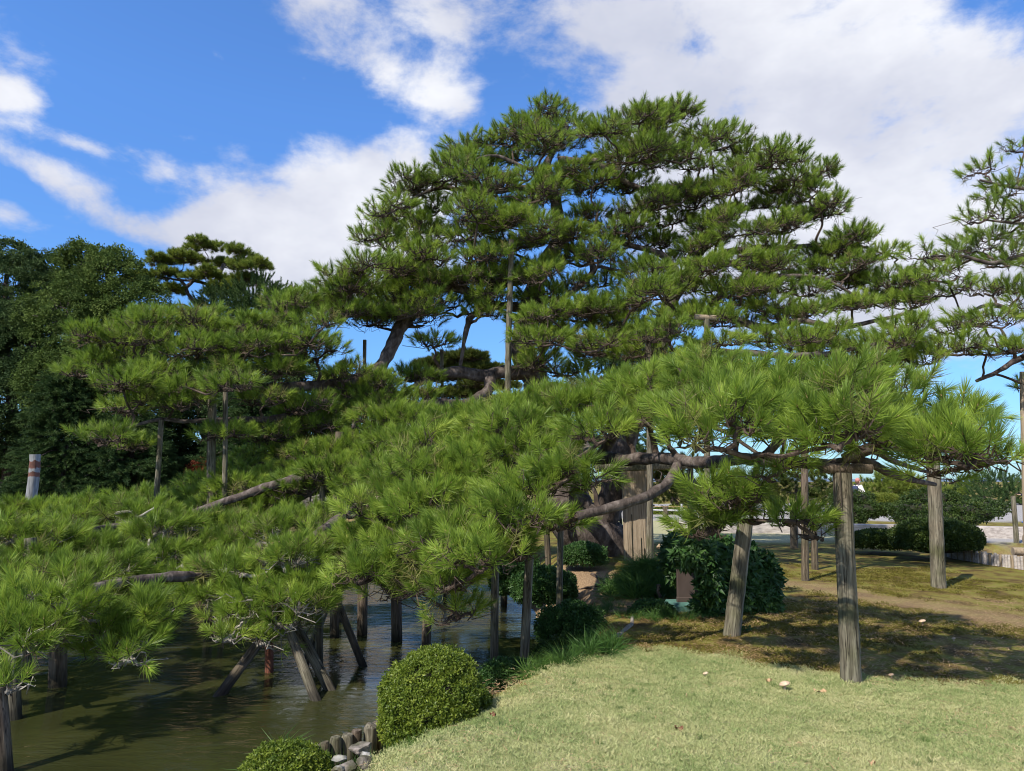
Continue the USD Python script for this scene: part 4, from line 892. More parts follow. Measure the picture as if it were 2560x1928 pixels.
# the great split board and its companion under the horizontal beam
def board(label, u0, u1, vt, vb, d, thick, seed, name='support_board'):
    a, b = PX((u0 + u1) / 2, vt, d), PX((u0 + u1) / 2 + 8, vb, d)
    b[2] = H(b[0], b[1]) - .06
    w = (u1 - u0) * d / F; L = a[2] - b[2]
    p = thing(name, label, 'post', b)
    n = 40; z = np.linspace(0, L, n); th = np.linspace(0, 2 * np.pi, 49)[:-1]
    sq = lambda c: np.sign(c) * np.abs(c) ** .55
    x = sq(np.cos(th)) * w / 2; y = sq(np.sin(th)) * thick / 2
    g = np.random.default_rng(seed)
    k = 1 - .12 * (meshkit.noise(np.c_[th * 0, x * 45 / w * .5, th * 0 + seed], seed) > .66)
    V = []
    for zi in z:
        s = 1 + .02 * math.sin(zi * 2 + seed); rot = np.where((zi < .25) & (meshkit.noise(np.c_[x * 30, x * 0 + zi * 8, x * 0], seed) > .6), .8, 1)
        V.append(np.c_[x * s + (a[0] - b[0]) * zi / L, y * k * s * rot, np.full(48, zi)])
    V = np.vstack(V)
    i, j = np.meshgrid(np.arange(n - 1), np.arange(48), indexing='ij')
    q = np.stack([i * 48 + j, i * 48 + (j + 1) % 48, (i + 1) * 48 + (j + 1) % 48, (i + 1) * 48 + j], -1).reshape(-1, 4)
    f = np.vstack([q[:, [0, 1, 2]], q[:, [0, 2, 3]]]); c = len(V); V = np.vstack([V, [a[0] - b[0], 0, L]]); kk = np.arange(48)
    f = np.vstack([f, np.stack([(n - 1) * 48 + kk, (n - 1) * 48 + (kk + 1) % 48, np.full(48, c)], 1)])
    LOC[p] = np.zeros(3)
    part(p, 'board', (V, f), M['wood_pale'], smooth=35)
    for s_, z0, z1 in ((-.17, .1, .95), (.2, .05, .5), (.33, .0, .3)):     # open cracks, dark wedges of air lined with wood
        if name == 'support_board':
            part(p, 'crack', box_mesh((.012, .02, z1 - z0), (s_ * w, -thick / 2 + .006, (z0 + z1) / 2), 0, .002), M['core'])
    return p


board('broad split board standing on bare earth beside the trunk', 1553, 1612, 1172, 1404, 14.6, .17, 3)
board('narrower square post right behind the broad split board', 1603, 1627, 1172, 1398, 14.9, .16, 5, 'square_post')
post('brown post behind the low limb, right of the split board', (1726, 1172), (1728, 1330), 20.0, 17, seed=92, group='posts propping the great pine', mat_='wood_brown')
post('thin dark pole left of the broad split board', (1542, 1200), (1556, 1350), 17.5, 8, seed=93, group='posts propping the great pine', mat_='wood_brown')
post('slim pole among the bare twigs at the right', (2533, 1240), (2538, 1310), 20.0, 12, seed=95, group='posts propping the great pine', mat_='wood')
post('ochre pole at the right edge under the side pine', (2556, 930), (2562, 1150), 12.6, 14, seed=96, group='posts propping the great pine', mat_='wood_pale')
bm = spline([PX(1490, 1166, 13.9), PX(1600, 1163, 14.0), PX(1720, 1158, 14.2), PX(1830, 1150, 14.4)], .2)
solo('support_beam', tube(bm, .11, 14, .08, 4, True, .05), M['wood'], 'long horizontal mossy beam resting on the split board under the pine', 'beam', smooth=40)

# ------------------------------------------------------------------ background trees
def ellipsoid_points(c, r, n, g, shell=.45, up=.0):
    d = g.normal(size=(n, 3)); d /= np.linalg.norm(d, axis=1, keepdims=True)
    q = g.uniform(shell, 1.05, n)[:, None] ** .6
    return np.asarray(c) + d * q * np.asarray(r), d


def tree(name, label, base, lobes, protos, per, leaf_scale, trunk_r, seed, cat='tree', trunk_mat='bark', leafname='leaves', updir=.5, cull=.36, group=None):
    """Trunk, limbs to each lobe of the crown, and sprigs through the lobes with gaps."""
    g = np.random.default_rng(seed)
    b = np.array([base[0], base[1], H(base[0], base[1]) - .1])
    p = thing(name, label, cat, b, group)
    cs = np.array([PX(u, v, d) for (u, v, ru, rv, d) in lobes]); top = cs[cs[:, 2].argmax()]
    tr = spline([b, b + (top - b) * .35 + [g.normal(0, .2), 0, 0], b + (top - b) * .7 + [g.normal(0, .3), 0, 0], top], .5)
    part(p, 'trunk', tube(tr, np.linspace(trunk_r, trunk_r * .25, len(tr)), 10, .2, seed), M[trunk_mat], smooth=True)
    lim, P, D = [], [], []
    for (u, v, ru, rv, d), c in zip(lobes, cs):
        r = np.array([ru * d / F, max(.6 * ru * d / F, rv * d / F * .8), rv * d / F])
        below = tr[tr[:, 2] < c[2] - .1 * r[2]]
        s = below[-1] if len(below) else tr[0]
        bc_ = spline(crooked(s, c, 6, .06, g), .4); lim.append(tube(bc_, np.linspace(trunk_r * .3, trunk_r * .1, len(bc_)), 6, .15, seed))
        n = int(3.0 * per * (r[0] * r[2] + r[0] * r[1] + r[1] * r[2]) / 3)
        q, dd = ellipsoid_points(c, r, n, g)
        keep = meshkit.fbm(q * (.9 / leaf_scale), 2, seed) > cull
        P.append(q[keep]); D.append(dd[keep])
        # twigs inside
        k = max(5, int(n * .04)); lim.append(many_tubes(np.stack([crooked(c, e, 4, .08, g) for e in q[g.integers(0, n, k)]]), .035 * leaf_scale, .012 * leaf_scale))
    part(p, 'limbs', join(lim), M[trunk_mat], kind='stuff')
    P, D = np.vstack(P), np.vstack(D)
    scatter(p, leafname, protos, P, D + [0, 0, updir] + g.normal(0, .25, P.shape), leaf_scale * g.uniform(.75, 1.25, len(P)))
    return p


def at(u, d): return ((u - 1280) / F * d, d)


BG = [
    ('broadleaf_tree', 'dark evergreen broadleaf tree at the far left edge', at(30, 47), [(30, 740, 130, 120, 47), (-60, 850, 150, 140, 46), (90, 870, 130, 130, 45.5), (20, 1000, 160, 110, 45), (120, 700, 70, 80, 47), (20, 640, 45, 45, 47.5), (75, 660, 30, 40, 47), (-60, 1100, 150, 90, 45)], LF_DARK, 21, 1.0, .45, 201),
    ('broadleaf_tree', 'tall olive-green broadleaf tree left of the flat-topped pine', at(250, 45), [(210, 670, 75, 65, 45.5), (270, 720, 110, 90, 45), (180, 800, 130, 110, 44), (330, 800, 110, 110, 45), (250, 900, 150, 100, 43.5), (150, 960, 110, 90, 43), (300, 1000, 150, 90, 44), (200, 630, 35, 30, 45.5), (290, 650, 40, 32, 45.5)], LF_OLIVE, 22, 1.0, .5, 202),
    ('broadleaf_tree', 'dim broadleaf tree filling the dark behind the left crown', at(560, 50), [(480, 900, 140, 120, 50), (620, 930, 150, 130, 50), (740, 1000, 110, 110, 50), (560, 1040, 180, 90, 48), (420, 1010, 120, 110, 47), (800, 1060, 90, 80, 50)], LF_DARK, 18, 1.05, .4, 203),
    ('round_conifer', 'dark green bushy conifer right of the flat-topped pine', at(660, 49), [(640, 745, 70, 45, 49), (700, 760, 50, 40, 49), (560, 765, 60, 40, 49), (510, 790, 50, 40, 49), (620, 800, 110, 50, 48.5), (725, 790, 30, 40, 49)], SH_SPRUCE, 40, 1.0, .3, 204),
    ('yellow_green_tree', 'small yellow-green tree seen below the bent limb', at(870, 46), [(865, 945, 45, 38, 46), (830, 965, 40, 40, 46), (905, 970, 40, 35, 46)], LF_YEL, 45, 1.2, .2, 205),
    ('red_maple', 'low red-leaved maple in the shade behind the paired posts', at(535, 44), [(520, 1165, 40, 20, 44), (575, 1155, 35, 18, 44), (490, 1180, 30, 15, 44)], LF_RED, 60, .9, .1, 206),
    ('broadleaf_tree', 'broad dark tree low behind the middle of the pine', at(1000, 52), [(930, 1060, 120, 90, 52), (1050, 1090, 130, 80, 52), (1180, 1090, 110, 90, 50), (880, 1130, 120, 70, 50), (1000, 1160, 150, 60, 49)], LF_DARK, 16, 1.05, .35, 207),
    ('round_conifer', 'dark conifer behind the centre right of the pine crown', at(1600, 36), [(1540, 870, 80, 45, 36), (1600, 900, 90, 60, 36), (1680, 880, 80, 50, 36), (1500, 950, 80, 60, 36), (1640, 980, 130, 70, 36), (1560, 1060, 130, 60, 35)], SH_SPRUCE, 34, .9, .3, 208),
    ('clipped_pine', 'bright olive pine behind the low fence', at(1700, 37), [(1650, 1200, 60, 45, 36), (1720, 1190, 70, 45, 37), (1790, 1210, 60, 40, 37), (1690, 1245, 90, 30, 36), (1620, 1160, 50, 35, 37)], SH_GOLD, 60, .8, .2, 209),
    ('clipped_pine', 'yellowish pine just left of the stoutest post', at(2010, 36), [(1990, 1205, 70, 40, 36), (2060, 1215, 55, 40, 36), (1920, 1220, 60, 35, 36), (2020, 1250, 90, 25, 35)], SH_GOLD, 55, .8, .2, 210),
    ('clipped_pine', 'wide dark green dome-shaped pine right of the stoutest post', at(2240, 48), [(2210, 1220, 70, 30, 48), (2290, 1222, 60, 30, 48), (2180, 1240, 50, 22, 47), (2250, 1205, 55, 24, 48.5), (2340, 1238, 60, 25, 48), (2200, 1186, 12, 12, 49)], SH_FAR, 55, .75, .2, 211),
    ('clipped_pine', 'dark pine at the far right behind bare twigs', at(2430, 50), [(2420, 1225, 60, 26, 50), (2490, 1215, 60, 28, 51), (2380, 1240, 60, 20, 50)], SH_SPRUCE, 40, .8, .2, 212),
    ('clipped_pine', 'low dark pine at the right edge beyond the bare twigs', at(2540, 46), [(2540, 1235, 50, 24, 46), (2600, 1220, 60, 30, 47), (2490, 1250, 50, 18, 46)], SH_SPRUCE, 40, .8, .2, 214),
    ('broadleaf_tree', 'distant dark trees left of the broad split board', at(1470, 55), [(1400, 1150, 90, 50, 55), (1500, 1150, 80, 60, 55), (1560, 1160, 60, 50, 55)], LF_DARK, 14, 1.05, .3, 213),
]
for nm, lb, b, lobes, pr, per, sc, tr, sd in BG:
    tree(nm, lb, b, lobes, pr, per, sc, tr, sd, cat='maple' if 'maple' in nm else 'tree', leafname='needles' if pr in (SH_SPRUCE, SH_GOLD, SH_FAR) else 'leaves')

# dense conifers with drooping tiers on the far bank
def tiered(name, label, u, d, v0, v1, hw, seed, per=36, lean=0.0):
    g = np.random.default_rng(seed)
    b = np.array([*at(u, d), 0]); b[2] = H(b[0], b[1]) - .1
    top = PX(u + lean, v0, d)
    p = thing(name, label, 'conifer', b)
    tr = spline([b, (b + top) / 2 + [.1, 0, 0], top], .5)
    part(p, 'trunk', tube(tr, np.linspace(.28, .05, len(tr)), 9, .2, seed), M['bark'], smooth=True)
    zs = np.linspace(PX(u, v1, d)[2], top[2] - .3, 13); P, D, lim = [], [], []
    for i, z in enumerate(zs):
        t = 1 - i / len(zs)
        R = hw * d / F * (.25 + .75 * t ** .8)
        for k in range(7):
            a = k * 2 * np.pi / 7 + i * .7 + g.normal(0, .2); L = R * g.uniform(.7, 1.15)
            c0 = np.array([np.interp(z, tr[:, 2], tr[:, 0]), np.interp(z, tr[:, 2], tr[:, 1]), z])
            e = c0 + np.array([math.cos(a) * L, math.sin(a) * L, -.22 * L + g.normal(0, .15)])
            m = (c0 + e) / 2 + [0, 0, .12 * L]
            s = spline([c0, m, e], .3); lim.append(tube(s, np.linspace(.05, .015, len(s)), 5, 0, 0))
            q = g.uniform(.25, 1, per)
            pos = np.stack([np.interp(q, np.linspace(0, 1, len(s)), s[:, x]) for x in range(3)], 1)
            w = np.sin(np.pi * np.clip(q, 0, 1) ** .8) * .35 * L + .1
            off = g.normal(0, 1, (per, 3)) * np.c_[w, w, .12 + 0 * w] * .6
            P.append(pos + off); D.append(np.array([math.cos(a), math.sin(a), -.1]) + off * .8 + g.normal(0, .3, (per, 3)))
    part(p, 'limbs', join(lim), M['bark'], kind='stuff')
    P, D = np.vstack(P), np.vstack(D)
    scatter(p, 'needles', SH_SPRUCE, P, D, g.uniform(.7, 1.2, len(P)))


tiered('drooping_conifer', 'drooping dark conifer on the far bank behind the stub post', 170, 42, 940, 1215, 110, 301, 30)
tiered('drooping_conifer', 'low spreading conifer on the far bank under the left crown', 330, 43, 1040, 1225, 130, 302, 30)
tiered('drooping_conifer', 'shaded conifer on the far bank behind the paired posts', 640, 45, 960, 1210, 130, 303, 24)

# flat-topped pine on the skyline
fb = np.array([*at(520, 51), 0]); fb[2] = H(fb[0], fb[1])
fp = Pine('flat_topped_pine', 'distant flat-topped pine with forked dark trunk against the clouds', fb)
fp.limb([(520, 1200, 51), (525, 950, 51), (530, 800, 51), (536, 720, 51), (560, 660, 51)], .45, .12, 'trunk', .4, 10, .2, 5)
for pts, a, b in [([(528, 850, 51), (490, 765, 50.8), (470, 735, 50.7), (462, 715, 50.6), (440, 690, 50.5)], .25, .08), ([(466, 718, 50.6), (500, 685, 50.8), (520, 660, 51)], .14, .06), ([(536, 722, 51), (500, 705, 50.8), (440, 700, 50.5), (400, 690, 50.4)], .14, .05), ([(540, 715, 51), (590, 690, 51), (630, 690, 51)], .12, .05), ([(500, 790, 50.8), (460, 762, 50.5), (430, 765, 50.4)], .1, .05)]:
    fp.limb(pts, a, b, 'limb', .3, 8, .5, 9)
band(fp, [(365, 650), (430, 628), (500, 612), (560, 612), (610, 635), (640, 670), (655, 710), (620, 740), (560, 735), (545, 700), (470, 690), (430, 720), (400, 735), (345, 700)], [(360, 680, 50.6), (500, 620, 51.6), (520, 700, 50.4), (650, 700, 51)], 1.75, 1.15, SH_FAR, 130, 141, thick=.5, dj=.8)
# layered pine in the gap below the forked limb
mb = np.array([*at(1150, 40), 0]); mb[2] = H(mb[0], mb[1])
mp = Pine('layered_pine', 'layered golden-green pine seen in the gap left of the tall dark pole', mb)
mp.limb([(1150, 1200, 40), (1145, 1050, 40), (1150, 900, 40)], .3, .08, 'trunk', .4, 10, .2, 5)
for (u0, u1, v0, v1) in [(1090, 1230, 885, 915), (1040, 1130, 900, 930), (1140, 1260, 915, 945), (1040, 1160, 935, 965), (1150, 1290, 955, 985), (1060, 1180, 975, 1005), (1180, 1300, 1000, 1030), (1050, 1160, 1020, 1050), (1240, 1340, 1030, 1065), (1170, 1260, 1050, 1080)]:
    k = F / 40; a, h = (u1 - u0) / 2 / k, (v1 - v0) / 2 / k
    mp.pad(PX((u0 + u1) / 2, (v0 + v1) / 2, 40 + gp.normal(0, .5)), a, a * .9, h * .8, SH_GOLD, 330, .9, gp)

# ------------------------------------------------------------------ clipped shrubs and plants
def shrub(name, label, c, r, protos, n, cat='shrub', seed=1, scale=1.0, core='core', stems=True, bumpy=.06, cut=-.5, group=None, jitter=.35):
    g = np.random.default_rng(seed); c, r = np.asarray(c, float), np.asarray(r, float)
    p = thing(name, label, cat, [c[0], c[1], c[2] - r[2]], group)
    m = trimesh.creation.icosphere(3, 1.0); v = np.array(m.vertices)
    k = 1 + bumpy * 2 * (meshkit.fbm(v * 2.2 + seed, 3, seed) - .5)
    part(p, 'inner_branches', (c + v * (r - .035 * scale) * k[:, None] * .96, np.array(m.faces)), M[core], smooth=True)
    d = g.normal(size=(n, 3)); d /= np.linalg.norm(d, axis=1, keepdims=True); d = d[d[:, 2] > cut]
    kk = 1 + bumpy * 2 * (meshkit.fbm(d * 2.2 + seed, 3, seed) - .5)
    pos = c + d * r * (kk * g.uniform(.9, 1.03, len(d)) + .05 * (g.uniform(0, 1, len(d)) < .03))[:, None]
    nn = d / r; nn /= np.linalg.norm(nn, axis=1, keepdims=True)
    keep = meshkit.noise(pos * 12 / max(scale, .5), seed + 3) > .25
    scatter(p, 'leaves', protos, pos[keep], (nn + g.normal(0, jitter, nn.shape))[keep], scale * g.uniform(.8, 1.25, keep.sum()))
    return p


sh = PX(1085, 1765, 5.62)
shrub('clipped_bush', 'large rounded clipped bush of small leaves on the lawn edge by the pond', sh, (.385, .42, .375), LF_AZ, 6800, seed=1, bumpy=.15, jitter=.75)
sh2 = PX(712, 1992, 5.1)
shrub('clipped_bush', 'smaller clipped bush at the bottom beside the log edging', sh2, (.32, .34, .31), LF_AZ, 4400, seed=2, bumpy=.14, jitter=.75)
for (u, v, d, ru, rv, seed, sc, lb, pr) in [
    (1435, 1580, 9.0, 82, 62, 4, 1.0, 'dark green loose shrub on the bank right of the water edge post', LF_SMALL), (1360, 1470, 11.6, 70, 42, 5, 1.1, 'leafy bank shrub behind the two water edge posts', LF_SMALL),
    (1290, 1440, 13.0, 60, 50, 6, 1.2, 'shaded leafy shrub overhanging the far end of the bank', LF_SMALL), (1290, 1690, 7.7, 60, 30, 7, .9, 'low weedy shrub at the foot of the water edge posts', LF_SMALL),
    (1630, 1530, 9.3, 50, 22, 8, .8, 'low green groundcover clump left of the leaning post', LF_SMALL), (1400, 1640, 8.0, 55, 34, 9, .9, 'brownish dense shrub below the dark green bank shrub', LF_HEDGE),
    (1250, 1690, 7.5, 40, 34, 19, .8, 'small leafy plant between the clipped bush and the water posts', LF_SMALL), (1460, 1388, 13.5, 55, 26, 20, 1.0, 'dark creeping shrub at the foot of the trunk', LF_SMALL)]:
    c = PX(u, v, d); k = d / F
    hz = H(c[0], c[1])
    shrub('bank_shrub', lb, c, (ru * k, ru * k * .8, max(rv * k, .12)), pr, int(900 * ru * rv * k * k / .06 + 150) if pr is LF_SMALL else 500, seed=seed, scale=sc * (.6 if pr is LF_HEDGE else 1.0), bumpy=.3, cut=-.7, jitter=.6)
# glossy broad-leaved bush in several rounded masses
bc = PX(1810, 1440, 9.9)
bb = thing('broad_leaved_bush', 'dark glossy broad-leaved bush behind the leaning post', 'bush', [bc[0], bc[1], H(bc[0], bc[1])])
g5 = np.random.default_rng(55); P5, D5, C5 = [], [], []
for (u, v, ru, rv, d) in [(1720, 1390, 62, 55, 10.15), (1790, 1410, 75, 62, 10.05), (1860, 1440, 70, 70, 9.95), (1905, 1450, 42, 60, 9.95), (1840, 1500, 60, 50, 9.65), (1780, 1470, 50, 50, 9.85), (1690, 1410, 30, 40, 10.15), (1900, 1510, 42, 40, 9.65), (1770, 1520, 35, 25, 9.3), (1735, 1385, 50, 34, 9.0), (1772, 1440, 26, 60, 9.0)]:
    k = d / F; r = np.array([ru * k, ru * k * .9, rv * k]); c = PX(u, v, d)
    n = int(400 * r[0] * r[2] / .08)
    q, dd = ellipsoid_points(c, r, n, g5, .5); P5.append(q); D5.append(dd)
    mm = trimesh.creation.icosphere(2, 1.0); C5.append((c + np.array(mm.vertices) * r * .72, np.array(mm.faces)))
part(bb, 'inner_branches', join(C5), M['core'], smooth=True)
P5, D5 = np.vstack(P5), np.vstack(D5); ok = meshkit.noise(P5 * 6, 4) > .2
scatter(bb, 'leaves', LF_BROAD, P5[ok], (D5 + [0, -.2, .5] + g5.normal(0, .3, D5.shape))[ok], g5.uniform(.75, 1.2, ok.sum()))

# sedge mound and grass tufts
def tufts(name, label, cat, cs, spread, n, protos, sc, seed, rise=0.0, lean=.5):
    g = np.random.default_rng(seed); c = np.asarray(cs, float)
    p = thing(name, label, cat, [c[0], c[1], H(c[0], c[1])])
    o = g.normal(0, 1, (n, 2)) * np.asarray(spread); xy = c[:2] + o
    z = height(xy) + rise * np.exp(-((o / np.asarray(spread)) ** 2).sum(1))
    scatter(p, 'blades', protos, np.c_[xy, z], np.c_[o / np.asarray(spread) * lean, np.ones(n)], sc * g.uniform(.75, 1.2, n))
    return p


tufts('sedge_mound', 'dark arching sedge mound left of the brown panel', 'grass clump', GP(1620, 1478, .0), (.24, .2), 130, GR_SEDGE, 1.0, 401, .3)
tufts('grass_clump', 'bright green arching grass clump beside the bank shrub', 'grass clump', GP(1505, 1640, -.05), (.09, .16), 18, GR_SEDGE, .62, 402, .03)
tufts('grass_clump', 'thin grass tufts in front of the water edge post', 'grass clump', GP(1375, 1672, -.1), (.12, .1), 22, GR_SEDGE, .6, 403)
tufts('grass_clump', 'fresh grass growing behind the bank shrub below the bare earth', 'grass clump', GP(1490, 1530, -.05), (.25, .3), 45, GR_WILD, .7, 404)
tufts('grass_clump', 'wispy seed grass rising from the smaller clipped bush', 'grass clump', [sh2[0], sh2[1] + .1, 0], (.14, .05), 10, GR_SEDGE, .75, 405, .45)
tufts('grass_clump', 'tufted grass along the lawn edge below the clipped bush', 'grass clump', GP(1010, 1880, -.12), (.3, .16), 14, GR_WILD, .3, 406)
tufts('grass_clump', 'pale grass at the bottom edge by the shore stones', 'grass clump', GP(880, 1925, -.3), (.14, .1), 26, GR_WILD, .7, 407)
tufts('grass_clump', 'small green sprigs on the moss by the brown panel', 'grass clump', GP(1660, 1545, .0), (.22, .1), 24, GR_WILD, .7, 408)
tufts('small_plant', 'tiny round-leaved plant at the foot of the leaning post', 'plant', GP(1862, 1575, .0), (.05, .03), 12, LF_SMALL, .9, 409, .02)

# brown panel on a green base
pb = GP(1722, 1525, 0); k = pb[1] / F
pz = H(pb[0], pb[1])
pn = thing('brown_marker', 'plain brown panel on a green-weathered base, half hidden by the bush', 'marker', [pb[0], pb[1], pz])
part(pn, 'panel', box_mesh((.36, .05, .6), (pb[0] + .06, pb[1] + .12, pz + .38), .12, .006), M['panel'])
part(pn, 'foot_rail', box_mesh((.372, .062, .07), (pb[0] + .06, pb[1] + .12, pz + .125), .12, .006), M['panel'])
part(pn, 'base', box_mesh((.62, .42, .2), (pb[0] + .08, pb[1] + .16, pz + .0), .12, .03), M['verdigris'])
# black standing lantern-like stake beside it
st = GP(1655, 1505, 0)
sk = thing('black_stake', 'short bent black stake under the sedge mound', 'stake', [st[0], st[1], H(st[0], st[1])])
sc_ = spline([st + [0, 0, -.04], st + [-.02, 0, .06], st + [-.05, 0, .13], st + [-.04, 0, .2]], .02)
part(sk, 'shaft', tube(sc_, .022, 8, .1, 1), plain('black_iron', (.012, .012, .013)), smooth=True)
part(sk, 'collar', tube(np.array([sc_[-1], sc_[-1] + [0, 0, .03]]), .03, 10, 0, 1), plain('black_cap', (.015, .015, .016)), smooth=40)

# hedges and cloud-clipped shrubs on the right
for (u, v, ru, rv, d, lb, seed) in [(2340, 1345, 102, 42, 15.6, 'large dark clipped dome shrub behind the right post', 31), (2200, 1352, 72, 22, 17.0, 'low dark clipped hedge left of the large dome shrub', 32), (2205, 1249, 44, 11, 46, 'light green clipped dome far behind, above the timber edging', 33)]:
    k = d / F; c = PX(u, v, d); c[2] = max(c[2], H(c[0], c[1]) + .1)
    shrub('clipped_dome_shrub', lb, c, (ru * k, ru * k * .8, rv * k), LF_HEDGE if seed != 33 else LF_YEL, int(2600 if seed != 33 else 900), seed=seed, scale=.75 if seed != 33 else .8, bumpy=.05)
for (lb, lobes, seed) in [('tiered cloud-clipped shrub right of the stoutest post, left of the gap', [(2130, 1250, 55, 22, 27), (2155, 1275, 65, 18, 26.5), (2110, 1290, 50, 28, 26), (2200, 1272, 60, 10, 26.5)], 41), ('tiered cloud-clipped shrub behind the right post', [(2330, 1250, 70, 24, 25), (2290, 1275, 70, 20, 24.5), (2400, 1280, 90, 24, 24), (2340, 1295, 110, 18, 24), (2460, 1270, 60, 18, 25)], 42)]:
    g = np.random.default_rng(seed)
    c0 = PX(*[np.mean([l[0] for l in lobes]), 1300, lobes[0][4]])
    p = thing('cloud_clipped_shrub', lb, 'shrub', [c0[0], c0[1], H(c0[0], c0[1])])
    tt, PP, DD, CC = [], [], [], []
    for (u, v, ru, rv, d) in lobes:
        k = d / F; c = PX(u, v, d); r = np.array([ru * k, ru * k * .8, rv * k])
        cc = spline(crooked(np.array([c0[0], c0[1], H(c0[0], c0[1])]), c, 5, .08, g), .15); tt.append(tube(cc, np.linspace(.07, .03, len(cc)), 7, .2, seed))
        n = int(300 * r[0] * (r[2] + .3)); q, dd = ellipsoid_points(c, r, n, g, .7); PP.append(q); DD.append(dd)
        mm = trimesh.creation.icosphere(2, 1.0); CC.append((c + np.array(mm.vertices) * r * .8, np.array(mm.faces)))
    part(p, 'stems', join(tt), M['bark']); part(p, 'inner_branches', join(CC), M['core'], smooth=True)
    PP, DD = np.vstack(PP), np.vstack(DD)
    scatter(p, 'leaves', LF_HEDGE, PP, DD + [0, 0, .4] + g.normal(0, .3, PP.shape), 1.25 * g.uniform(.8, 1.2, len(PP)))
# far bank planting
shrub('clipped_dome_shrub', 'moss-green clipped dome on the far bank behind the left needles', PX(255, 1252, 41), (1.0, .8, .55), LF_HEDGE, 1500, seed=34, scale=1.3, bumpy=.04)
tufts('ground_cover', 'yellow-green groundcover on the far bank left of the dome', 'plant', PX(165, 1245, 41), (.8, .4), 90, LF_YEL, 1.0, 410)
shrub('shade_hedge', 'deep shaded hedge along the far bank under the trees', PX(430, 1190, 48.5), (19, 1.6, 1.9), LF_DARK, 2600, seed=35, scale=1.0, bumpy=.15, cut=-.9)
shrub('shade_hedge', 'low dark hedge behind the far rocks below the trees', PX(1000, 1200, 49), (7, 1.5, 1.6), LF_DARK, 900, seed=36, scale=1.0, bumpy=.15, cut=-.9)
shrub('low_hedge', 'sunlit yellow-green hedge behind the low fence', PX(1750, 1287, 34), (2.6, .5, .3), LF_YEL, 700, seed=37, scale=.8, bumpy=.15)

# ------------------------------------------------------------------ stones, edging, roots, fallen things
for i, (u, v, d, r, mt, lb) in enumerate([
    (1198, 1738, 5.75, (.075, .06, .085), 'rock_white', 'pale rock between the clipped bush and the lawn'),
    (905, 1872, 5.3, (.1, .06, .045), 'rock', 'long grey stone leaning below the log edging'), (915, 1888, 5.1, (.04, .04, .03), 'rock_white', 'small whitish stone under the long grey stone'),
    (845, 1898, 5.1, (.06, .04, .025), 'rock_white', 'flat pale stone beside the smaller clipped bush'), (868, 1918, 5.0, (.11, .07, .04), 'rock', 'dark wet boulder at the bottom edge'),
    (843, 1926, 4.95, (.05, .04, .035), 'rock_white', 'white stone at the very bottom of the picture'), (912, 1908, 4.95, (.06, .05, .045), 'rock', 'rounded brown stone touching the lawn'),
    (1660, 1368, 14.8, (.17, .14, .075), 'rock_tan', 'tan stepping stone right of the square post, upper'), (1655, 1386, 14.1, (.15, .14, .07), 'rock_tan', 'tan stepping stone right of the square post, lower'),
    (790, 1268, 38, (1.1, .8, .85), 'rock', 'large grey rock on the far shore behind the two posts'), (868, 1275, 38, (1.0, .8, .65), 'rock', 'rounded far shore rock right of the thicker post'), (935, 1262, 39, (1.2, .8, .6), 'rock_tan', 'reddish far shore rock near the standing person'),
    (720, 1275, 39, (1.0, .7, .5), 'rock', 'low far shore rock left of the two posts'), (1330, 1660, 8.2, (.1, .08, .07), 'rock', 'brown stone at the foot of the leaning water edge post'),
    (1500, 1392, 13.6, (.1, .08, .05), 'rock', 'small stone beside the tree foot')]):
    c = PX(u, v, d)
    solo('shore_stone' if d < 9 or d > 30 else 'garden_stone', stone(c, r, 40 + i), M[mt], lb, 'stone', smooth=25)

# short round logs driven in along the water
le = [PX(u, v, d) for u, v, d in [(712, 1868, 5.55), (760, 1858, 5.62), (812, 1842, 5.72), (870, 1822, 5.86), (925, 1800, 6.0), (985, 1770, 6.3)]]
lc = spline(le, .092)
lp = thing('log_edging', 'row of short mossy logs holding the pond bank beside the clipped bush', 'edging', [lc[:, 0].mean(), lc[:, 1].mean(), WATER])
for i, c in enumerate(lc):
    g = np.random.default_rng(700 + i); h = c[2] - .04 + g.normal(0, .012)
    top = np.array([c[0] + g.normal(0, .006), c[1] + g.normal(0, .006), h])
    zz = np.array([-.25, -.12, -.02, 0.]) ; pth = np.c_[np.full(4, top[0]) + g.normal(0, .004, 4), np.full(4, top[1]), top[2] + zz]
    part(lp, 'log', tube(pth, np.array([.05, .05, .049, .04]) * g.uniform(.85, 1.1), 12, .18, 700 + i), M['wood_brown' if i % 3 == 1 else 'wood'], smooth=40)
# palisade of pale stakes on the right
pa, pb_ = np.array([9.62, 16.9]), np.array([9.9, 12.6])
npl = 64
pp = thing('stake_edging', 'low palisade of pale round stakes along the ditch at the right', 'edging', [9.7, 14.8, H(9.6, 14.8)])
for i in range(npl):
    t = i / (npl - 1); g = np.random.default_rng(800 + i)
    xy = pa + (pb_ - pa) * t + [-.35 * math.sin(t * np.pi), 0]; z0 = H(xy[0] - .3, xy[1])
    part(pp, 'stake', tube(np.c_[np.full(3, xy[0]), np.full(3, xy[1]) + g.normal(0, .003), [z0 - .25, z0 + .2, z0 + .235 + g.normal(0, .012)]], np.array([.034, .034, .028]) * g.uniform(.9, 1.08), 9, .08, i), M['timber' if i % 4 else 'wood_pale'], smooth=40)
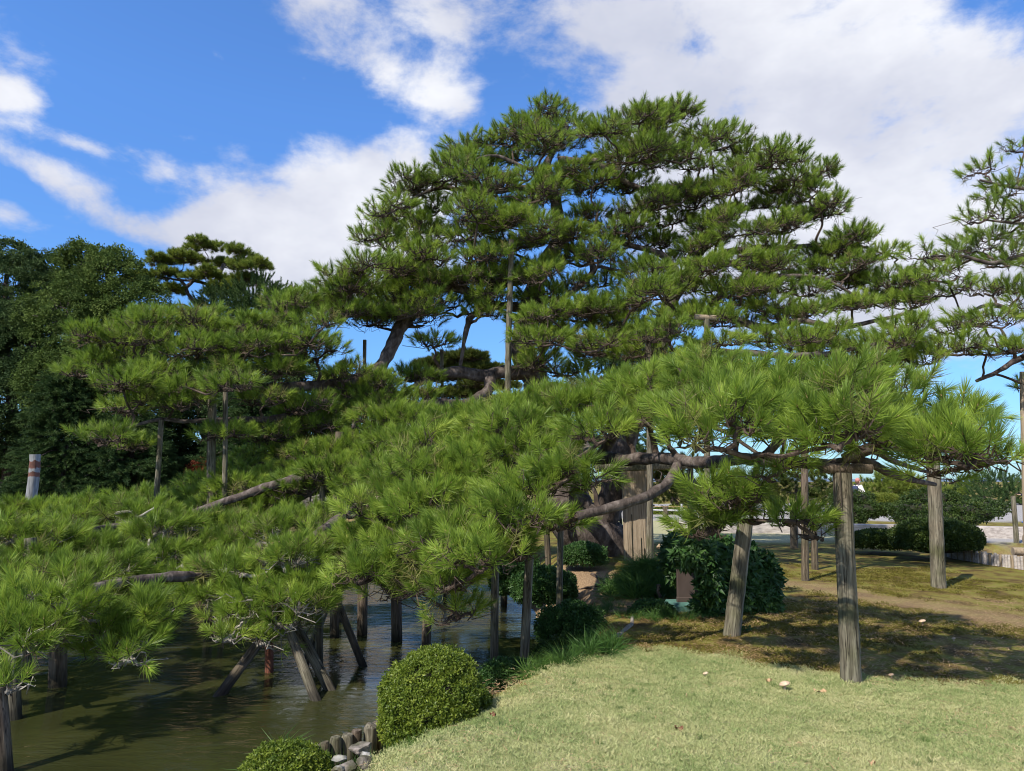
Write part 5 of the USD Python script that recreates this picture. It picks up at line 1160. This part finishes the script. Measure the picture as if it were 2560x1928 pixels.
# squared timbers and logs along the path
for i, (a, b, r, lb) in enumerate([((5.2, 24.6), (9.0, 23.6), .17, 'squared timber edging left of the clipped hedge, partly behind needles'), ((9.05, 23.55), (12.6, 22.6), .17, 'long squared timber edging above the low clipped hedge'), ((12.65, 22.5), (16.4, 20.6), .17, 'squared timber edging behind the right post')]):
    a, b = np.array(a), np.array(b); m_ = (a + b) / 2; L = np.linalg.norm(b - a); ang = math.atan2(b[1] - a[1], b[0] - a[0])
    solo('timber_edging', box_mesh((L, .42, .36), (m_[0], m_[1], H(m_[0], m_[1]) + .15), ang, .02), M['timber'], lb, 'timber')
for i, (a, b, r, lb) in enumerate([((13.0, 18.9, .14), (19.0, 17.6, .14), .15, 'thick horizontal log above the ditch at the right edge'), ((12.2, 18.2, -.08), (14.6, 17.8, -.08), .1, 'short log laid in the ditch below the thick log')]):
    c = spline([a, (np.array(a) + b) / 2, b], .3); solo('path_log', tube(c, r, 12, .08, 5, True, .04), M['wood_pale'], lb, 'log', smooth=40)
# roots on bare earth
for i, (pts, r) in enumerate([([(1480, 1438), (1500, 1448), (1530, 1462), (1552, 1470)], .035), ([(1490, 1462), (1530, 1468), (1566, 1452), (1585, 1448)], .03), ([(1420, 1450), (1460, 1458), (1495, 1470)], .025), ([(1522, 1590), (1560, 1572), (1578, 1560), (1582, 1535), (1590, 1520)], .03)]):
    w = np.array([GP(u, v, 0) for u, v in pts]); w[:, 2] = height(w) + .004; c = spline(w, .06)
    c[:, 2] += .01 * np.sin(np.arange(len(c)) * .8)
    part(pine.p, 'root', tube(c, np.linspace(r, r * .5, len(c)), 8, .25, i + 3), M['lichen' if i == 3 else 'twig'], smooth=True)
# mushrooms and leaves on the lawn
def mushroom(u, v, s, lb, seed):
    c = GP(u, v, 0); c[2] = H(c[0], c[1])
    p = thing('mushroom', lb, 'mushroom', c)
    part(p, 'stalk', tube(np.array([c, c + [0.002, 0, .03 * s], c + [0, 0, .055 * s]]), np.array([.009, .008, .01]) * s, 10, .1, seed), M['mushroom'], smooth=True)
    a = np.linspace(0, np.pi / 2, 7); prof = np.c_[np.sin(a) * .038 * s, np.cos(a) * .02 * s]; prof = np.vstack([prof, [[.03 * s, -.004 * s], [.006 * s, .0]]])
    cap = trimesh.creation.revolve(prof[::-1], sections=20)
    cv = np.array(cap.vertices); cv = cv * (1 + .1 * (meshkit.noise(cv * 60 + seed, seed) - .5))[:, None]
    cv[:, 2] += cv[:, 0] * .25
    part(p, 'cap', (cv + c + [0, 0, .052 * s], np.array(cap.faces)), M['mushroom'], smooth=True)


mushroom(2306, 1558, 1.0, 'single pale mushroom on the dark moss right of the stoutest post', 1)
mushroom(1962, 1726, 1.05, 'flat brown mushroom on the lawn left of the dry leaf', 2)
mushroom(2384, 1598, .5, 'tiny pale mushroom on the dark moss', 3)
mushroom(2228, 1690, .55, 'tiny grey mushroom at the lawn edge', 4)
mushroom(1764, 1690, .6, 'slender small mushroom on the sunny lawn edge', 5)


def dry_leaf(u, v, s, lb, seed, mt='dryleaf'):
    g = np.random.default_rng(seed); c = GP(u, v, 0); c[2] = H(c[0], c[1]) + .016
    th = np.linspace(0, 2 * np.pi, 25)[:-1]; r = s * (.035 + .02 * np.abs(np.cos(2.5 * th + seed)))
    v_ = np.c_[r * np.cos(th), r * np.sin(th) * .7, .014 * np.sin(3 * th + seed) + .01 * g.uniform(0, 1, 24)]
    top = np.vstack([v_, [[0, 0, .003]]]); bot = top - [0, 0, .0015]; k = np.arange(24)
    f = np.vstack([np.stack([k, (k + 1) % 24, np.full(24, 24)], 1), np.stack([(k + 1) % 24 + 25, k + 25, np.full(24, 49)], 1), np.stack([k, k + 25, (k + 1) % 24 + 25], 1), np.stack([k, (k + 1) % 24 + 25, (k + 1) % 24], 1)])
    solo('fallen_leaf', (np.vstack([top, bot]) + c, f), M[mt], lb, 'leaf', smooth=True)


dry_leaf(2048, 1732, 1.0, 'curled tan leaf on the lawn right of the flat brown mushroom', 1)
dry_leaf(1695, 1818, .75, 'reddish brown leaf low on the sunlit lawn', 2, 'wood_red')
dry_leaf(1232, 1786, .5, 'small brown leaf near the clipped bush', 3, 'wood_red')
dry_leaf(1922, 1704, .5, 'small orange-tan leaf at the shade edge on the lawn', 4)
dry_leaf(2180, 1904, .45, 'faint tan leaf at the bottom of the lawn', 5)
dry_leaf(2470, 1672, .45, 'orange leaf on the dark moss near the right edge', 6)

# lawn grass in the foreground, wild blades over the moss
g6 = np.random.default_rng(66)
xy = np.c_[g6.uniform(-1.6, 6.4, 11000), 3.4 + 4.4 * g6.uniform(0, 1, 11000)]
xy = xy[(masks(xy)[:, 0] + g6.uniform(-.4, .4, len(xy)) > .5) & (np.abs(xy[:, 0]) < .75 * xy[:, 1] + .4)]
z = height(xy)
scatter('/World', 'lawn_grass', GR_LAWN, np.c_[xy, z], np.c_[g6.normal(0, .1, (len(xy), 2)), np.ones(len(xy))], g6.uniform(.7, 1.15, len(xy)))
xy = np.c_[g6.uniform(-.3, 8, 5200), 5.6 + 9 * g6.uniform(0, 1, 5200) ** 1.5]
mk = masks(xy); xy = xy[(mk[:, 0] < .4) & (mk[:, 1] < .35) & (poly_sd(xy, SHORE) > .4) & (n2(xy, 1.3, 21) > -.03)]
MOSS = [proto(f'moss_patch_{"ab"[i]}', [('blades', blades(90, .12, .012, .03, .0045, .9, 90 + i), leafy('moss_blades', (.05, .04, .012), (.14, .125, .022), (.24, .21, .05), .2, .7, .1, patch=2.2))]) for i in range(1)] 
scatter('/World', 'moss_grass', MOSS, np.c_[xy, height(xy)], np.c_[g6.normal(0, .1, (len(xy), 2)), np.ones(len(xy))], g6.uniform(.8, 1.5, len(xy)))

# fallen brown needles and scraps
def litter(n, r, seed):
    g = np.random.default_rng(seed); a = g.uniform(0, 2 * np.pi, n); c = np.c_[g.normal(0, r, (n, 2)), g.uniform(.006, .02, n)]
    d = np.c_[np.cos(a), np.sin(a), g.normal(0, .12, n)] * g.uniform(.03, .07, n)[:, None]; s_ = np.c_[-np.sin(a), np.cos(a), 0 * a] * .0022
    v = np.stack([c - s_, c + s_, c + d], 1).reshape(-1, 3); return v, np.arange(3 * n).reshape(-1, 3)


LIT = [proto(f'needle_litter_{"ab"[i]}', [('scraps', litter(26, .1, 95 + i), M['dryleaf'])]) for i in range(2)]
xy = np.c_[g6.uniform(-.6, 7, 1500), 4.2 + 6.5 * g6.uniform(0, 1, 1500)]
lw = masks(xy)[:, 0]; xy = xy[(poly_sd(xy, SHORE) > .5) & (g6.uniform(0, 1, 1500) < np.where(lw > .7, .22, .9))]
scatter('/World', 'needle_litter', LIT, np.c_[xy, height(xy)], np.tile([0, 0, 1.0], (len(xy), 1)), g6.uniform(.7, 1.4, len(xy)))
xy = np.c_[g6.uniform(-.3, 5.5, 70), 4.2 + 2.6 * g6.uniform(0, 1, 70)]; xy = xy[masks(xy)[:, 0] > .4]
scatter('/World', 'lawn_weeds', GR_WILD, np.c_[xy, height(xy)], np.tile([0, 0, 1.0], (len(xy), 1)), g6.uniform(.18, .34, len(xy)))

# ------------------------------------------------------------------ low fence
fa, fb2 = np.array([4.6, 32.0]), np.array([11.5, 29.5])
fn = thing('low_fence', 'low grey post-and-rail fence with a rope in front of the olive pine', 'fence', [8, 30.8, H(8, 30.8)])
nf = 12; tops = []
for i in range(nf):
    xy = fa + (fb2 - fa) * i / (nf - 1); z0 = H(*xy)
    thick = i == 3
    part(fn, 'fence_post', tube(np.array([[*xy, z0 - .1], [*xy, z0 + .35], [*xy, z0 + (.62 if not thick else .52)]]), .045 if not thick else .12, 10, .08, i), M['wood_white' if not thick else 'wood_brown'], smooth=40)
    tops.append([*xy, z0])
tops = np.array(tops)
for i in range(nf - 1):
    a, b = tops[i] + [0, -.05, .36], tops[i + 1] + [0, -.05, .34]
    part(fn, 'rail', tube(np.array([a, (a + b) / 2, b]), .035, 8, .05, i), M['wood_white'], smooth=40)
    a, b = tops[i] + [0, -.03, .52], tops[i + 1] + [0, -.03, .52]; m_ = (a + b) / 2 - [0, 0, .03]
    part(fn, 'rope', tube(spline([a, m_, b], .1), .012, 6, 0, 0), M['dryleaf'], smooth=True)

# ------------------------------------------------------------------ people
def person(label, x, y, hgt, facing, shirt, trousers, hair, pose, hat=None, bag=None, shoe=(.05, .05, .06), skin=(.5, .3, .22), seed=1):
    k = hgt / 1.7; z0 = H(x, y); c, s_ = math.cos(facing), math.sin(facing)
    W = lambda q: np.array([x + k * (q[0] * c - q[1] * s_), y + k * (q[0] * s_ + q[1] * c), z0 + k * q[2]])
    def ball(q, r): return m3.Manifold.sphere(r * k, 14).translate(list(map(float, W(q))))
    def bone(a, ra, b, rb): return m3.Manifold.batch_hull([ball(a, ra), ball(b, rb)])
    def fuse(ms, soft=.018):
        m = m3.Manifold.batch_boolean(ms, m3.OpType.Add).to_mesh()
        t = trimesh.Trimesh(m.vert_properties[:, :3], m.tri_verts); trimesh.smoothing.filter_taubin(t, iterations=4)
        return np.array(t.vertices), np.array(t.faces)
    J = {'pelvis': (0, 0, .93), 'waist': (0, 0, 1.08), 'chest': (0, .01, 1.28), 'neck': (0, .0, 1.46), 'head': (0, .02, 1.585)}
    p = thing('person', label, 'person', (x, y, z0))
    hips, kn, an = pose['legs']
    sk, sh, tr, so = [], [], [], []
    sk += [bone((0, 0, 1.4), .055, (0, .01, 1.52), .05), m3.Manifold.batch_hull([ball((0, .01, 1.62), .088), ball((0, -.012, 1.61), .088), ball((0, .035, 1.52), .055)]), bone((0, .1, 1.6), .011, (0, .118, 1.565), .015)]
    sk += [bone((s * .088, 0, 1.6), .016, (s * .09, -.008, 1.565), .012) for s in (-1, 1)]
    sh += [m3.Manifold.batch_hull([ball((-.1, 0, 1.36), .085), ball((.1, 0, 1.36), .085), ball((-.09, .02, 1.2), .1), ball((.09, .02, 1.2), .1)]), m3.Manifold.batch_hull([ball((-.09, .02, 1.2), .1), ball((.09, .02, 1.2), .1), ball((-.085, 0, .95), .105), ball((.085, 0, .95), .105)])]
    for i, s in enumerate((-1, 1)):
        e, w = pose['arms'][i]
        sh += [bone((s * .16, 0, 1.4), .062, e, .05)]
        mid = tuple((np.array(e) + np.array(w)) / 2)
        (sh if pose.get('long') else sk).append(bone(e, .046, mid, .04))
        sk += [bone(e, .043, w, .03)]
        if pose.get('long'): sh.append(bone(mid, .042, tuple(np.array(mid) * .2 + np.array(w) * .8), .038))
        d = np.array(w) - np.array(e); d = d / np.linalg.norm(d); sd = np.cross(d, [0, 0, 1.0]); sd = sd / (np.linalg.norm(sd) + 1e-6); dn = np.array([0, 0, -1.0])
        pm = np.array(w) + d * .06
        sk += [m3.Manifold.batch_hull([ball(w, .024), ball(tuple(pm + sd * .026), .015), ball(tuple(pm - sd * .026), .015)])]
        for f in range(4):
            b0 = pm + sd * (.028 - .0185 * f); l = (.042, .048, .045, .034)[f]; b1 = b0 + d * l; b2 = b1 + d * l * .5 + dn * l * .6
            sk += [bone(tuple(b0), .0095, tuple(b1), .009), bone(tuple(b1), .009, tuple(b2), .0075)]
        t0 = np.array(w) + sd * .02 * -s + d * .015; t1 = t0 + d * .035 - sd * s * .03; sk += [bone(tuple(t0), .013, tuple(t1), .01), bone(tuple(t1), .01, tuple(t1 + d * .028), .0085)]
        tr += [bone((s * .085, 0, .95), .1, (s * .09, .0, .86), .095), bone((s * .09, 0, .86), .093, kn[i], .062), bone(kn[i], .062, an[i], .05)]
        a = np.array(an[i]); so += [m3.Manifold.batch_hull([ball(tuple(a + [0, -.03, -.03]), .045), ball(tuple(a + [0, .14, -.045]), .036)])]
    part(p, 'body', fuse(sk), plain(f'skin_{seed}', skin, .55), smooth=True)
    part(p, 'shirt', fuse(sh), plain(f'shirt_cloth_{seed}', shirt, .9, .1), smooth=True)
    part(p, 'trousers', fuse(tr), plain(f'trouser_cloth_{seed}', trousers, .9, .1), smooth=True)
    part(p, 'shoes', fuse(so), plain(f'shoe_leather_{seed}', shoe), smooth=True)
    hr = [m3.Manifold.batch_hull([ball((0, -.01, 1.645), .09), ball((0, -.035, 1.59), .088)])]
    part(p, 'hair', fuse(hr), plain(f'hair_{seed}', hair, .6), smooth=True)
    ey = [ball((s * .034, .088, 1.612), .011) for s in (-1, 1)]
    part(p, 'eyes', fuse(ey), plain(f'eye_{seed}', (.03, .02, .02), .2), smooth=True)
    part(p, 'mouth', fuse([bone((-.022, .083, 1.535), .008, (.022, .083, 1.535), .008)]), plain(f'lip_{seed}', (.4, .16, .13), .5), smooth=True)
    if hat:
        part(p, 'hat', fuse([m3.Manifold.batch_hull([ball((0, -.01, 1.67), .094), ball((0, -.01, 1.655), .1)]), m3.Manifold.batch_hull([ball((-.06, .1, 1.655), .012), ball((.06, .1, 1.655), .012), ball((0, .16, 1.645), .012), ball((0, .05, 1.66), .05)])]), plain(f'hat_cloth_{seed}', hat, .9), smooth=True)
    if bag:
        part(p, 'backpack', fuse([m3.Manifold.batch_hull([ball((a_, -.19, z_), .06) for a_ in (-.1, .1) for z_ in (1.05, 1.36)])]), plain(f'bag_cloth_{seed}', bag, .9), smooth=True)
        for s in (-1, 1): part(p, 'strap', fuse([bone((s * .1, -.1, 1.47), .022, (s * .105, .085, 1.4), .022), bone((s * .105, .085, 1.4), .022, (s * .115, .1, 1.15), .02)]), plain(f'strap_{seed}_{"l" if s < 0 else "r"}', bag, .9), smooth=True)


STAND = (None, ((-.095, .02, .5), (.095, .02, .5)), ((-.1, 0, .08), (.1, 0, .08)))
WALK = (None, ((-.09, .13, .52), (.09, .0, .5)), ((-.09, .16, .08), (.09, -.22, .1)))
HOLD = [((-.24, .08, 1.12), (-.07, .3, 1.13)), ((.24, .08, 1.12), (.06, .3, 1.12))]
DOWN = [((-.23, -.02, 1.12), (-.24, .07, .88)), ((.23, -.02, 1.12), (.24, .07, .88))]
person('person in white shirt and pinkish cap with dark backpack, hands held in front', (2137 - 1280) / F * 31, 31, 1.66, -math.pi / 2 + .35, (.75, .72, .68), (.2, .2, .22), (.16, .08, .05), dict(arms=HOLD, legs=STAND), hat=(.5, .2, .17), bag=(.04, .05, .1), seed=1)
person('person in dark clothes and light blue cap at the right edge behind bare twigs', (2556 - 1280) / F * 29, 29, 1.6, 1.2, (.02, .025, .05), (.025, .03, .05), (.05, .04, .04), dict(arms=[((-.24, .06, 1.12), (-.1, .28, 1.16)), DOWN[1]], legs=WALK, long=True), hat=(.2, .45, .8), bag=(.12, .3, .65), shoe=(.05, .12, .35), seed=2)
person('person in navy clothes with pale cap between the split board and the square post', (1599 - 1280) / F * 31, 31, 1.72, .4, (.03, .035, .06), (.03, .035, .05), (.4, .4, .4), dict(arms=DOWN, legs=STAND, long=True), hat=(.6, .6, .62), seed=3)
person('person in blue trousers on the far bank behind the reddish rock', (938 - 1280) / F * 43, 43, 1.68, 2.6, (.05, .05, .07), (.03, .05, .13), (.03, .025, .02), dict(arms=DOWN, legs=STAND, long=True), seed=4)
